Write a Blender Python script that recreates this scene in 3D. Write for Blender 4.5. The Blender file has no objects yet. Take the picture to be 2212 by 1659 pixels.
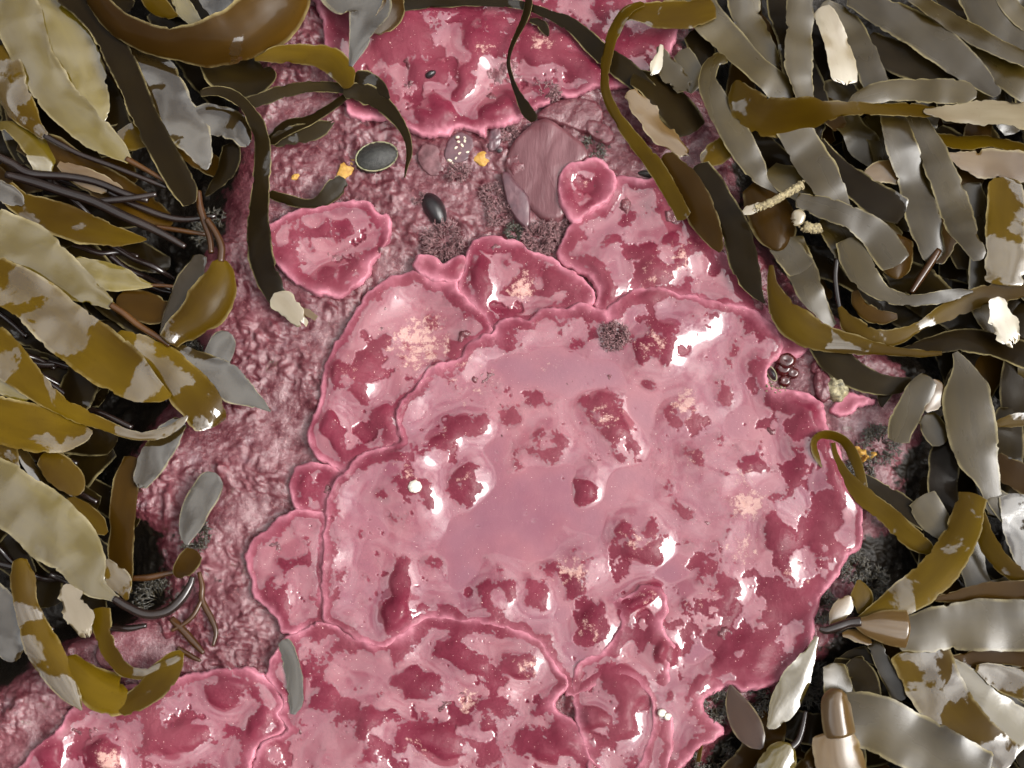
import bpy, math, random
import numpy as np

# ------------------------------------------------------------------ camera, sky, sun, exposure
SC = bpy.context.scene
COL = SC.collection
S = 0.0004                       # metres per drawing unit (2212 units across the picture)
IW, IH = 2212.0, 1659.0
TILT = math.radians(12.0)
DIST = 1.30
LENS = 36.0 * DIST / (IW * S)

cam_d = bpy.data.cameras.new("camera")
cam = bpy.data.objects.new("camera", cam_d)
COL.objects.link(cam)
cam.location = (0, -DIST * math.sin(TILT), DIST * math.cos(TILT))
cam.rotation_euler = (TILT, 0, 0)
cam_d.sensor_width = 36.0
cam_d.lens = LENS
cam_d.clip_start = 0.02
cam_d.clip_end = 200.0
cam_d.dof.use_dof = True
cam_d.dof.focus_distance = DIST
cam_d.dof.aperture_fstop = 5.6
SC.camera = cam

SUN_EL, SUN_AZ = math.radians(43), math.radians(105)      # azimuth clockwise from +Y
world = bpy.data.worlds.new("World")
SC.world = world
world.use_nodes = True
wn, wl = world.node_tree.nodes, world.node_tree.links
wn.clear()
sky = wn.new("ShaderNodeTexSky")
sky.sky_type = 'NISHITA'
sky.sun_disc = False
sky.sun_elevation = SUN_EL
sky.sun_rotation = SUN_AZ
sky.air_density = 1.0
sky.dust_density = 4.0
sky.ozone_density = 1.0
hsv = wn.new("ShaderNodeHueSaturation")
hsv.inputs['Saturation'].default_value = 0.07           # thin overcast: nearly neutral
hsv.inputs['Value'].default_value = 1.0
bgn = wn.new("ShaderNodeBackground")
bgn.inputs['Strength'].default_value = 0.15
outw = wn.new("ShaderNodeOutputWorld")
wl.new(sky.outputs[0], hsv.inputs['Color'])
tcw = wn.new("ShaderNodeTexCoord")
cln = wn.new("ShaderNodeTexNoise")                       # broken cloud layer over the whole sky
cln.inputs['Scale'].default_value = 4.5
cln.inputs['Detail'].default_value = 5
cln.inputs['Roughness'].default_value = .55
wl.new(tcw.outputs['Generated'], cln.inputs['Vector'])
clr = wn.new("ShaderNodeValToRGB")
clr.color_ramp.elements[0].position, clr.color_ramp.elements[0].color = .36, (.52, .53, .55, 1)
clr.color_ramp.elements[1].position, clr.color_ramp.elements[1].color = .64, (1.45, 1.42, 1.36, 1)
wl.new(cln.outputs['Fac'], clr.inputs[0])
clm = wn.new("ShaderNodeMix")
clm.data_type, clm.blend_type = 'RGBA', 'MULTIPLY'
clm.inputs[0].default_value = 1.0
wl.new(hsv.outputs[0], clm.inputs[6])
wl.new(clr.outputs[0], clm.inputs[7])
wl.new(clm.outputs[2], bgn.inputs['Color'])
wl.new(bgn.outputs[0], outw.inputs['Surface'])

sun_d = bpy.data.lights.new("sun", 'SUN')
sun_d.energy = 0.5
sun_d.angle = math.radians(40)
sun_d.color = (1.0, 0.965, 0.91)
sun = bpy.data.objects.new("sun", sun_d)
COL.objects.link(sun)
sun.location = (0.6, 0.6, 3)
sun.rotation_euler = (math.pi / 2 - SUN_EL, 0, math.pi - SUN_AZ)

vs = SC.view_settings
vs.view_transform = 'Standard'
vs.look = 'None'
vs.gamma = 1.0
vs.use_curve_mapping = False
vs.exposure = 1.68

# ------------------------------------------------------------------ helpers
RNG = np.random.RandomState(7)
random.seed(7)
ct, st = math.cos(TILT), math.sin(TILT)
CAMP = np.array([0, -DIST * st, DIST * ct])


def W(u, v, z):
    """Drawing coordinates on the photograph plus a real height z (in drawing units) -> world point."""
    u, v, z = np.asarray(u, float), np.asarray(v, float), np.asarray(z, float)
    k = 36.0 / LENS / IW
    x = (u - IW / 2) * k
    y = -(v - IH / 2) * k
    d = np.stack([x, y * ct + st, y * st - ct], -1)          # rotate about X by TILT
    t = (z * S - CAMP[2]) / d[..., 2]
    return CAMP + d * t[..., None]


_perm = np.random.RandomState(3).permutation(512)
_perm = np.concatenate([_perm, _perm])
_ga = np.random.RandomState(4).rand(512) * 2 * np.pi
_gx, _gy = np.cos(_ga), np.sin(_ga)


def pn(x, y):
    xi, yi = np.floor(x).astype(int), np.floor(y).astype(int)
    xf, yf = x - xi, y - yi
    xi &= 511
    yi &= 511
    uu = xf * xf * xf * (xf * (xf * 6 - 15) + 10)
    vv = yf * yf * yf * (yf * (yf * 6 - 15) + 10)

    def g(ix, iy, fx, fy):
        h = _perm[(_perm[ix & 511] + iy) & 511]
        return _gx[h] * fx + _gy[h] * fy
    a, b = g(xi, yi, xf, yf), g(xi + 1, yi, xf - 1, yf)
    c, d = g(xi, yi + 1, xf, yf - 1), g(xi + 1, yi + 1, xf - 1, yf - 1)
    return ((a + uu * (b - a)) + vv * ((c + uu * (d - c)) - (a + uu * (b - a)))) * 1.5


def nz(u, v, wl_, seed=0.0):
    return pn(np.asarray(u, float) / wl_ + seed * 17.31 + 100, np.asarray(v, float) / wl_ + seed * 7.77 + 100)


def sstep(a, b, x):
    t = np.clip((x - a) / (b - a), 0, 1)
    return t * t * (3 - 2 * t)


def blur(a, sig):
    r = int(sig * 3) + 1
    k = np.exp(-0.5 * (np.arange(-r, r + 1) / sig) ** 2)
    k /= k.sum()
    for ax in (0, 1):
        p = np.pad(a, [(r, r) if i == ax else (0, 0) for i in (0, 1)], mode='edge')
        a = np.apply_along_axis(lambda m: np.convolve(m, k, 'valid'), ax, p)
    return a


def crom(pts, n, closed=False):
    """Catmull-Rom through pts (N x k), n samples per span."""
    P = np.asarray(pts, float)
    N = len(P)
    if closed:
        idx = np.arange(N)
        p0, p1, p2, p3 = P[(idx - 1) % N], P[idx], P[(idx + 1) % N], P[(idx + 2) % N]
    else:
        E = np.vstack([2 * P[0] - P[1], P, 2 * P[-1] - P[-2]])
        p0, p1, p2, p3 = E[:-3], E[1:-2], E[2:-1], E[3:]
    t = np.arange(n) / n
    out = []
    for a, b, c, d in zip(p0, p1, p2, p3):
        T = t[:, None]
        out.append(0.5 * ((2 * b) + (-a + c) * T + (2 * a - 5 * b + 4 * c - d) * T ** 2 + (-a + 3 * b - 3 * c + d) * T ** 3))
    out = np.vstack(out)
    if not closed:
        out = np.vstack([out, P[-1:]])
    return out


def new_mesh(name, verts, faces, mat, parent=None, attrs=None, smooth=True):
    verts = np.asarray(verts, np.float32)
    m = bpy.data.meshes.new(name)
    if isinstance(faces, np.ndarray):
        k = faces.shape[1]
        m.vertices.add(len(verts))
        m.vertices.foreach_set("co", verts.ravel())
        m.loops.add(faces.size)
        m.loops.foreach_set("vertex_index", faces.astype(np.int32).ravel())
        m.polygons.add(len(faces))
        m.polygons.foreach_set("loop_start", np.arange(0, faces.size, k, dtype=np.int32))
        m.polygons.foreach_set("loop_total", np.full(len(faces), k, np.int32))
        m.update(calc_edges=True)
    else:
        m.from_pydata(verts.tolist(), [], faces)
        m.update()
    m.polygons.foreach_set("use_smooth", np.full(len(m.polygons), smooth, bool))
    for an, (typ, data) in (attrs or {}).items():
        at = m.attributes.new(an, typ, 'POINT')
        at.data.foreach_set("vector" if typ == 'FLOAT_VECTOR' else "value", np.asarray(data, np.float32).ravel())
    m.materials.append(mat)
    o = bpy.data.objects.new(name, m)
    COL.objects.link(o)
    if parent is not None:
        o.parent = parent
    return o


def tag(o, label, cat, group=None):
    o["label"] = label
    o["category"] = cat
    if group:
        o["group"] = group
    return o


class MB:
    """Collects rings and lumps into one mesh."""
    def __init__(s):
        s.v, s.f, s.n = [], [], 0

    def add(s, v, f):
        s.v.append(np.asarray(v, float))
        s.f += [tuple(i + s.n for i in q) for q in f]
        s.n += len(v)

    def tube(s, pts, rad, seg=7):
        P = np.asarray(pts, float)
        R = np.broadcast_to(np.asarray(rad, float), (len(P),))
        T = np.gradient(P, axis=0)
        T /= np.linalg.norm(T, axis=1)[:, None] + 1e-12
        ref = np.array([0, 0, 1.0]) if abs(T[0, 2]) < .9 else np.array([1.0, 0, 0])
        A = np.cross(T, ref)
        A /= np.linalg.norm(A, axis=1)[:, None] + 1e-12
        B = np.cross(T, A)
        th = np.arange(seg) / seg * 2 * np.pi
        V = P[:, None] + R[:, None, None] * (A[:, None] * np.cos(th)[None, :, None] + B[:, None] * np.sin(th)[None, :, None])
        f = []
        for i in range(len(P) - 1):
            for j in range(seg):
                f.append((i * seg + j, i * seg + (j + 1) % seg, (i + 1) * seg + (j + 1) % seg, (i + 1) * seg + j))
        f.append(tuple(range(seg))[::-1])
        f.append(tuple((len(P) - 1) * seg + j for j in range(seg)))
        s.add(V.reshape(-1, 3), f)

    def dome(s, c, rx, ry, h, rot=0.0, rings=7, seg=18, jit=0.0, power=1.0, dip=0.0, apex=(0, 0), under=0.5):
        """Closed dome: c world base centre, radii in metres."""
        th = np.arange(seg) / seg * 2 * np.pi
        V = []
        prof = [(0.9, -under)] + [(math.cos(a), math.sin(a) ** power) for a in np.linspace(0, math.pi / 2 * .93, rings)]
        jt = 1 + jit * RNG.randn(seg)
        for k, (r, z) in enumerate(prof):
            zz = h * z
            if dip and r < .45:
                zz -= h * dip * (1 - r / .45)
            x = rx * r * np.cos(th) * jt + apex[0] * max(z, 0)
            y = ry * r * np.sin(th) * jt + apex[1] * max(z, 0)
            V.append(np.stack([x * math.cos(rot) - y * math.sin(rot), x * math.sin(rot) + y * math.cos(rot), np.full(seg, zz)], -1))
        V = np.vstack(V) + np.asarray(c)
        f = []
        n = len(prof)
        for i in range(n - 1):
            for j in range(seg):
                f.append((i * seg + j, i * seg + (j + 1) % seg, (i + 1) * seg + (j + 1) % seg, (i + 1) * seg + j))
        f.append(tuple(range(seg))[::-1])
        f.append(tuple((n - 1) * seg + j for j in range(seg)))
        s.add(V, f)

    def build(s, name, mat, parent=None, smooth=True):
        return new_mesh(name, np.vstack(s.v), s.f, mat, parent, smooth=smooth)


# ------------------------------------------------------------------ materials
def nodes_of(name):
    m = bpy.data.materials.new(name)
    m.use_nodes = True
    nt = m.node_tree
    nt.nodes.clear()
    out = nt.nodes.new("ShaderNodeOutputMaterial")
    bs = nt.nodes.new("ShaderNodeBsdfPrincipled")
    nt.links.new(bs.outputs[0], out.inputs['Surface'])
    return m, nt, bs, out


def mk(nt, typ, **kw):
    n = nt.nodes.new(typ)
    for k, v in kw.items():
        if k.startswith('i_'):
            n.inputs[k[2:].replace('_', ' ')].default_value = v
        else:
            setattr(n, k, v)
    return n


def attr(nt, name):
    return mk(nt, "ShaderNodeAttribute", attribute_name=name)


def noise(nt, vec, scale, detail=4.0, rough=0.55, dist=0.0):
    n = mk(nt, "ShaderNodeTexNoise")
    n.inputs['Scale'].default_value = scale
    n.inputs['Detail'].default_value = detail
    n.inputs['Roughness'].default_value = rough
    n.inputs['Distortion'].default_value = dist
    if vec is not None:
        nt.links.new(vec, n.inputs['Vector'])
    return n.outputs['Fac']


def ramp(nt, fac, stops):
    r = mk(nt, "ShaderNodeValToRGB")
    el = r.color_ramp.elements
    while len(el) < len(stops):
        el.new(0.5)
    for e, (p, c) in zip(el, stops):
        e.position = p
        e.color = (c, c, c, 1) if isinstance(c, (int, float)) else (*c, 1)
    nt.links.new(fac, r.inputs[0])
    return r.outputs[0]


def mix(nt, fac, a, b, mode='MIX'):
    n = mk(nt, "ShaderNodeMix", data_type='RGBA', blend_type=mode)
    for sock, val in ((n.inputs[0], fac), (n.inputs[6], a), (n.inputs[7], b)):
        if isinstance(val, (int, float)):
            sock.default_value = val
        elif isinstance(val, tuple):
            sock.default_value = (*val, 1)
        else:
            nt.links.new(val, sock)
    return n.outputs[2]


def math_n(nt, op, a, b=None, clamp=False):
    n = mk(nt, "ShaderNodeMath", operation=op, use_clamp=clamp)
    for sock, val in zip(n.inputs, (a, b)):
        if val is None:
            continue
        if isinstance(val, (int, float)):
            sock.default_value = val
        else:
            nt.links.new(val, sock)
    return n.outputs[0]


def bump(nt, bs, height, strength, dist, coat=False):
    b = mk(nt, "ShaderNodeBump")
    b.inputs['Strength'].default_value = strength
    b.inputs['Distance'].default_value = dist
    nt.links.new(height, b.inputs['Height'])
    nt.links.new(b.outputs[0], bs.inputs['Normal'])
    if coat:
        nt.links.new(b.outputs[0], bs.inputs['Coat Normal'])
    return b


def crust_mat(name, deep, mid, rimc, coat_hi=1.0, ior=1.98):
    m, nt, bs, _ = nodes_of(name)
    pos = mk(nt, "ShaderNodeTexCoord").outputs['Object']
    n1 = noise(nt, pos, 22, 5, .6)
    n2 = noise(nt, pos, 95, 5, .6)
    n3 = noise(nt, pos, 420, 4, .65)
    base = mix(nt, ramp(nt, n1, [(0.32, 0.0), (0.68, 1.0)]), deep, mid)
    base = mix(nt, ramp(nt, n2, [(0.5, 0.0), (0.75, 0.5)]), base, (mid[0] * 1.15, mid[1] * 1.9, mid[2] * 1.5))
    base = mix(nt, ramp(nt, noise(nt, pos, 9, 4, .6), [(0.42, 0.0), (0.66, .55)]), base, (0.19, 0.052, 0.066))
    rim = attr(nt, "rim").outputs['Fac']
    rimf = math_n(nt, 'MULTIPLY', rim, ramp(nt, n2, [(0.3, 0.65), (0.65, 1.0)]))
    base = mix(nt, rimf, base, rimc)
    bl = attr(nt, "bleach").outputs['Fac']
    blf = math_n(nt, 'ADD', math_n(nt, 'MULTIPLY', bl, 0.37), math_n(nt, 'MULTIPLY', noise(nt, pos, 150, 8, .74), 1.0))
    blm = ramp(nt, blf, [(0.76, 0.0), (0.86, .9)])
    base = mix(nt, blm, base, mix(nt, n3, (0.40, 0.19, 0.16), (0.60, 0.40, 0.35)))
    speck = ramp(nt, noise(nt, pos, 620, 2, .5), [(0.715, 0.0), (0.74, 1.0)])
    base = mix(nt, math_n(nt, 'MULTIPLY', speck, .75), base, (0.75, 0.48, 0.44))
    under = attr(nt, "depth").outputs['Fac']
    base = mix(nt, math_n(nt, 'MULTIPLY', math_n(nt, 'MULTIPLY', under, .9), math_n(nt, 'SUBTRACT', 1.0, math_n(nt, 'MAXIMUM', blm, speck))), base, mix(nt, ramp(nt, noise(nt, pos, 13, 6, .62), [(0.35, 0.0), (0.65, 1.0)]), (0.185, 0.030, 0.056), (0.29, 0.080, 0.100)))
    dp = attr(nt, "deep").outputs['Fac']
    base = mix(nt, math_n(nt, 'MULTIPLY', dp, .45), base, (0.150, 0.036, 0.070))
    nt.links.new(base, bs.inputs['Base Color'])
    film = attr(nt, "film").outputs['Fac']
    fr = math_n(nt, 'ADD', film, math_n(nt, 'MULTIPLY', math_n(nt, 'SUBTRACT', n2, .5), .9))
    fm = ramp(nt, fr, [(0.44, 0.02), (0.50, coat_hi)])
    fm = math_n(nt, 'MULTIPLY', fm, math_n(nt, 'SUBTRACT', 1.0, math_n(nt, 'MULTIPLY', blm, .5)))
    nt.links.new(fm, bs.inputs['Coat Weight'])
    bs.inputs['Coat IOR'].default_value = ior
    bs.inputs['Coat Roughness'].default_value = 0.045
    bs.inputs['Roughness'].default_value = 0.36
    bs.inputs['Specular IOR Level'].default_value = 0.16
    bump(nt, bs, math_n(nt, 'ADD', n3, math_n(nt, 'MULTIPLY', n2, 1.5)), 0.4, 0.0009)
    return m


def rock_mat(name):
    """Rough coralline-covered ground: pink to purple crust with brown turf in patches, plus dark rock deepened with painted kelp-gap shade."""
    m, nt, bs, _ = nodes_of(name)
    pos = mk(nt, "ShaderNodeTexCoord").outputs['Object']
    n1 = noise(nt, pos, 16, 5, .6)
    n2 = noise(nt, pos, 75, 6, .65)
    n3 = noise(nt, pos, 330, 5, .7)
    col = mix(nt, ramp(nt, n2, [(0.3, 0.0), (0.7, 1.0)]), (0.055, 0.0075, 0.013), (0.160, 0.037, 0.048))
    col = mix(nt, ramp(nt, n3, [(0.54, 0.0), (0.80, 0.7)]), col, (0.33, 0.13, 0.13))
    col = mix(nt, ramp(nt, noise(nt, pos, 42, 5, .6), [(0.60, 0.0), (0.70, .7)]), col, (0.16, 0.085, 0.10))
    col = mix(nt, ramp(nt, n1, [(0.50, 0.0), (0.66, .55)]), col, (0.22, 0.070, 0.085))
    col = mix(nt, ramp(nt, noise(nt, pos, 30, 6, .7), [(0.63, 0.0), (0.70, .8)]), col, (0.075, 0.050, 0.028))
    gap_shade = attr(nt, "dark").outputs['Fac']
    f = math_n(nt, 'ADD', gap_shade, math_n(nt, 'MULTIPLY', math_n(nt, 'SUBTRACT', n1, .5), 1.3))
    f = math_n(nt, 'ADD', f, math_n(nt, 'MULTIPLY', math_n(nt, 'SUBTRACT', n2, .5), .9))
    col = mix(nt, ramp(nt, f, [(0.40, 0.0), (0.52, 1.0)]), col, mix(nt, n3, (0.003, 0.0025, 0.002), (0.018, 0.012, 0.007)))  # near-black tone: kelp-gap shade painted over the dark rock
    nt.links.new(col, bs.inputs['Base Color'])
    bs.inputs['Roughness'].default_value = 0.34
    bs.inputs['Specular IOR Level'].default_value = 0.22
    nt.links.new(math_n(nt, 'MULTIPLY', ramp(nt, n2, [(0.40, 0.1), (0.58, 1.0)]), math_n(nt, 'SUBTRACT', 1.0, ramp(nt, f, [(0.40, 0.0), (0.52, .85)]))), bs.inputs['Coat Weight'])
    bs.inputs['Coat IOR'].default_value = 1.8
    bs.inputs['Coat Roughness'].default_value = 0.09
    bump(nt, bs, math_n(nt, 'ADD', n3, n2), 0.7, 0.0016, coat=True)
    return m


def kelp_mat(name, c1, c2, edgec=(0.42, 0.34, 0.16), coat=1.0, crough=0.07, ior=2.3, patch=None, edge=0.6, trans=0.18, crisp=0.016):
    """Wet kelp: leathery base, thin pale margin, water film that is either whole or broken into ragged patches."""
    m, nt, bs, out = nodes_of(name)
    rib = attr(nt, "rib").outputs['Vector']
    mp = mk(nt, "ShaderNodeMapping")
    mp.inputs['Scale'].default_value = (1, .35, 1)
    nt.links.new(rib, mp.inputs['Vector'])
    mp2 = mk(nt, "ShaderNodeMapping")
    mp2.inputs['Scale'].default_value = (1, .08, 1)
    nt.links.new(rib, mp2.inputs['Vector'])
    n1 = noise(nt, mp.outputs[0], 22, 4, .55)
    n2 = noise(nt, rib, 260, 4, .6)
    oi = mk(nt, "ShaderNodeObjectInfo").outputs['Random']
    col = mix(nt, ramp(nt, n1, [(0.32, 0.0), (0.68, 1.0)]), (c1[0] * .72, c1[1] * .68, c1[2] * .65), c2)
    low = noise(nt, rib, 7, 2, .5)
    col = mix(nt, ramp(nt, low, [(0.38, .55), (0.62, 0.0)]), col, (c1[0] * .42, c1[1] * .34, c1[2] * .3))
    col = mix(nt, math_n(nt, 'MULTIPLY', oi, .30), col, (c1[0] * .45, c1[1] * .42, c1[2] * .4))
    col = mix(nt, ramp(nt, n2, [(0.62, 0.0), (0.74, .35)]), col, (c1[0] * .5, c1[1] * .45, c1[2] * .4))
    e = attr(nt, "edge").outputs['Fac']
    col = mix(nt, math_n(nt, 'MULTIPLY', math_n(nt, 'MULTIPLY', ramp(nt, e, [(0.86, 0.0), (0.98, 1.0)]), ramp(nt, noise(nt, rib, 30, 5, .65), [(0.42, 0.05), (0.62, 1.0)])), edge), col, edgec)
    col = mix(nt, ramp(nt, noise(nt, mp2.outputs[0], 60, 4, .6), [(0.45, 0.0), (0.75, .45)]), col, (c1[0] * .45, c1[1] * .40, c1[2] * .35))
    nt.links.new(col, bs.inputs['Base Color'])
    bs.inputs['Roughness'].default_value = 0.42
    bs.inputs['Specular IOR Level'].default_value = 0.08
    bs.inputs['Coat IOR'].default_value = ior
    nt.links.new(ramp(nt, n1, [(0.3, crough * .7), (0.75, crough * 1.5)]), bs.inputs['Coat Roughness'])
    if patch is None:
        bs.inputs['Coat Weight'].default_value = coat
    else:
        pm = noise(nt, rib, 17, 7, .56, .4)
        nt.links.new(ramp(nt, pm, [(patch, 0.025), (patch + crisp, coat)]), bs.inputs['Coat Weight'])
    bump(nt, bs, math_n(nt, 'ADD', math_n(nt, 'MULTIPLY', n1, .8), math_n(nt, 'MULTIPLY', n2, .12)), 0.30, 0.0012, coat=True)
    if trans > 0:
        tr = mk(nt, "ShaderNodeBsdfTranslucent")
        nt.links.new(mix(nt, 0.5, col, (c2[0] * 1.6, c2[1] * 1.3, c2[2]), 'MIX'), tr.inputs['Color'])
        ms = mk(nt, "ShaderNodeMixShader")
        ms.inputs[0].default_value = trans
        nt.links.new(bs.outputs[0], ms.inputs[1])
        nt.links.new(tr.outputs[0], ms.inputs[2])
        nt.links.new(ms.outputs[0], out.inputs['Surface'])
    return m


def plain_mat(name, c1, c2, scale=120, rough=.4, coat=0.0, bumpd=0.0008, thr=(.35, .65), spec=.5, ior=1.7, stretch=None):
    m, nt, bs, _ = nodes_of(name)
    pos = mk(nt, "ShaderNodeTexCoord").outputs['Object']
    if stretch:
        sm = mk(nt, "ShaderNodeMapping")
        sm.inputs['Rotation'].default_value = (0, 0, stretch[0])
        sm.inputs['Scale'].default_value = (1, stretch[1], 1)
        nt.links.new(pos, sm.inputs['Vector'])
        pos = sm.outputs[0]
    n = noise(nt, pos, scale, 5, .62)
    nt.links.new(mix(nt, ramp(nt, n, [(thr[0], 0.0), (thr[1], 1.0)]), c1, c2), bs.inputs['Base Color'])
    bs.inputs['Roughness'].default_value = rough
    bs.inputs['Specular IOR Level'].default_value = spec
    bs.inputs['Coat Weight'].default_value = coat
    bs.inputs['Coat IOR'].default_value = ior
    bs.inputs['Coat Roughness'].default_value = .08
    bump(nt, bs, noise(nt, pos, scale * 3, 5, .65), .6, bumpd, coat=True)
    return m


M_CRUST = crust_mat("coralline_crust", (0.098, 0.0080, 0.0200), (0.156, 0.0190, 0.0375), (0.54, 0.21, 0.27))
M_CRUST_OLD = crust_mat("coralline_crust_dull", (0.20, 0.030, 0.045), (0.28, 0.065, 0.080), (0.55, 0.22, 0.23), coat_hi=.8)
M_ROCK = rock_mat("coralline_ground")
M_SHORE = plain_mat("shore_rock", (0.02, 0.018, 0.016), (0.06, 0.05, 0.042), 4, .6, 0, 0.02)
K = {
    'cream': kelp_mat("kelp_cream", (0.120, 0.084, 0.004), (0.185, 0.134, 0.008), coat=1, crough=.07, ior=2.2),
    'patch': kelp_mat("kelp_olive_patchy", (0.078, 0.043, 0.0012), (0.155, 0.094, 0.0022), coat=1, patch=.50, ior=2.3),
    'olive': kelp_mat("kelp_olive", (0.078, 0.043, 0.0015), (0.160, 0.098, 0.0030), coat=.9, patch=.60, trans=.3),
    'brown': kelp_mat("kelp_brown", (0.044, 0.021, 0.0016), (0.078, 0.038, 0.003), coat=.8, patch=.66, trans=.22),
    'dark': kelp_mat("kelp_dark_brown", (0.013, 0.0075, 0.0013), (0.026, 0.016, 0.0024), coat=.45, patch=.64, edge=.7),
    'silver': kelp_mat("kelp_silver_patch", (0.030, 0.018, 0.003), (0.055, 0.034, 0.006), coat=1, patch=.38, crough=.05, ior=2.3),
    'grey': kelp_mat("kelp_grey_sheen", (0.036, 0.023, 0.002), (0.080, 0.052, 0.005), coat=1, crough=.26, ior=1.58, edgec=(0.30, 0.24, 0.10), edge=.9),
    'tan': kelp_mat("kelp_tan", (0.14, 0.078, 0.020), (0.21, 0.130, 0.045), coat=.6, crough=.16),
    'pale': kelp_mat("kelp_pale_and_glare", (0.32, 0.26, 0.15), (0.44, 0.38, 0.26), coat=1, crough=.2, edgec=(0.45, 0.37, 0.2)),  # pale torn kelp; also paints sun glare onto the blown-out blades
    'red': kelp_mat("kelp_red_brown", (0.048, 0.017, 0.006), (0.078, 0.031, 0.010), coat=.25, crough=.14),
    'stipe': kelp_mat("kelp_stipe", (0.013, 0.0065, 0.005), (0.026, 0.014, 0.010), coat=.8, crough=.16, ior=1.7, edge=0, trans=0),
    'rstipe': kelp_mat("kelp_stipe_brown", (0.060, 0.023, 0.005), (0.095, 0.040, 0.009), coat=.7, crough=.16, ior=1.6, edge=0, trans=0),
}
M_SHELL_DARK = plain_mat("dark_shell", (0.004, 0.003, 0.004), (0.014, 0.008, 0.009), 260, .3, .5, .0006, ior=1.5)
M_SHELL_RIM = plain_mat("shell_rim", (0.16, 0.16, 0.08), (0.32, 0.30, 0.18), 300, .5)
M_SHELL_GREY = plain_mat("grey_limpet", (0.004, 0.004, 0.003), (0.030, 0.029, 0.024), 380, .4, .18, .0014)
M_WHITE = plain_mat("white_shell", (0.55, 0.50, 0.40), (0.80, 0.78, 0.70), 400, .4, .4)
M_BARN = plain_mat("barnacle", (0.55, 0.46, 0.34), (0.78, 0.72, 0.58), 500, .6)
M_SPONGE = plain_mat("yellow_sponge", (0.36, 0.17, 0.02), (0.48, 0.28, 0.05), 300, .55, .2, .0012)
M_TUFT = plain_mat("coralline_turf", (0.085, 0.036, 0.040), (0.26, 0.125, 0.130), 420, .5, .25)
M_TURFDK = plain_mat("dark_turf", (0.010, 0.011, 0.008), (0.060, 0.045, 0.022), 420, .3, .8)
M_STONE = plain_mat("maroon_stone", (0.070, 0.018, 0.022), (0.20, 0.085, 0.095), 60, .38, .35, .0012, (.38, .68))
M_STREAK = plain_mat("streaked_maroon_stone", (0.090, 0.022, 0.028), (0.19, 0.080, 0.090), 60, .38, .3, .0016, (.38, .75), stretch=(-.55, .16))
M_STONE_P = plain_mat("purple_stone", (0.060, 0.022, 0.032), (0.12, 0.050, 0.060), 70, .4, .5, .0006)
M_STRAW = plain_mat("encrusted_stick", (0.12, 0.09, 0.045), (0.45, 0.37, 0.20), 420, .6, .1, .0018)
M_BLOB = plain_mat("maroon_jelly", (0.035, 0.003, 0.003), (0.075, 0.008, 0.006), 90, .2, .6, .0004)
M_GREENR = plain_mat("mottled_stone", (0.06, 0.05, 0.025), (0.42, 0.36, 0.20), 180, .5, .3, .002)
# ------------------------------------------------------------------ ground: rough coralline-covered rock
LB = np.array([(-500, 640), (0, 640), (120, 610), (250, 570), (450, 560), (560, 490), (650, 470), (760, 470), (900, 400), (1000, 330),
               (1090, 300), (1150, 400), (1300, 410), (1400, 160), (1480, 60), (1560, -40), (2200, -200)], float)
RB = np.array([(-500, 1400), (0, 1420), (150, 1450), (300, 1510), (450, 1570), (600, 1660), (700, 1770), (780, 1900), (900, 1960), (1000, 1910),
               (1150, 1880), (1300, 1830), (1400, 1740), (1500, 1600), (1600, 1480), (1660, 1430), (2200, 1350)], float)


def outside(u, v):
    lb = np.interp(v, LB[:, 0], LB[:, 1])
    rb = np.interp(v, RB[:, 0], RB[:, 1])
    return np.maximum(lb - u, u - rb)


def ground_z(u, v):
    o = outside(u, v)
    z = -7 - 165 * sstep(-10, 250, o) + 9 * nz(u, v, 210, 1) + 6 * nz(u, v, 75, 2)
    wu, wv = u + 9 * nz(u, v, 40, 3), v + 9 * nz(u, v, 40, 4)
    r1 = 1 - np.abs(nz(wu, wv, 23, 5)) * 2.2
    r2 = 1 - np.abs(nz(wu, wv, 13, 6)) * 2.2
    rough = 0.25 + 1.0 * sstep(-.35, .45, nz(u, v, 150, 7) + .4 * nz(u, v, 55, 9))
    z = z + rough * (4.6 * r1 + 3.4 * r2 + 2.0 * nz(u, v, 7, 8)) - 6.5
    # small domed pustules, thick on the left of the crust
    for k, (wl_, a) in enumerate(((58, 12.0), (34, 6.0))):
        c = nz(u, v, wl_, 20 + k)
        z = z + a * sstep(.30, .62, c) * rough
    return z


st_ = 4.0
gu, gv = np.meshgrid(np.arange(-460, 2680, st_), np.arange(-420, 2090, st_))
gz = ground_z(gu, gv)
edge_d = np.minimum(np.minimum(gu + 460, 2676 - gu), np.minimum(gv + 420, 2086 - gv))
gz = gz - 120 * (1 - sstep(0, 160, edge_d))
P0 = W(gu, gv, np.zeros_like(gu))
P0[..., 2] = gz * S
nv_, nu_ = gu.shape
ii = np.arange(nv_ * nu_).reshape(nv_, nu_)
fq = np.stack([ii[:-1, :-1], ii[1:, :-1], ii[1:, 1:], ii[:-1, 1:]], -1).reshape(-1, 4)
dark = sstep(-20, 170, outside(gu, gv)) * 0.95 + 0.06  # shade under the kelp heaps painted into the ground, over its dark rock
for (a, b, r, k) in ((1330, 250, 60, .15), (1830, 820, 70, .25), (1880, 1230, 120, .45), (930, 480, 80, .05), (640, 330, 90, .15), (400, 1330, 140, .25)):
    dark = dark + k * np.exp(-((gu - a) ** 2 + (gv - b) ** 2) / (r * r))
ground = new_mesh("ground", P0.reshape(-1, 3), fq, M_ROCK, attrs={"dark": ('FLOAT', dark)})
ground["kind"] = "structure"

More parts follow.
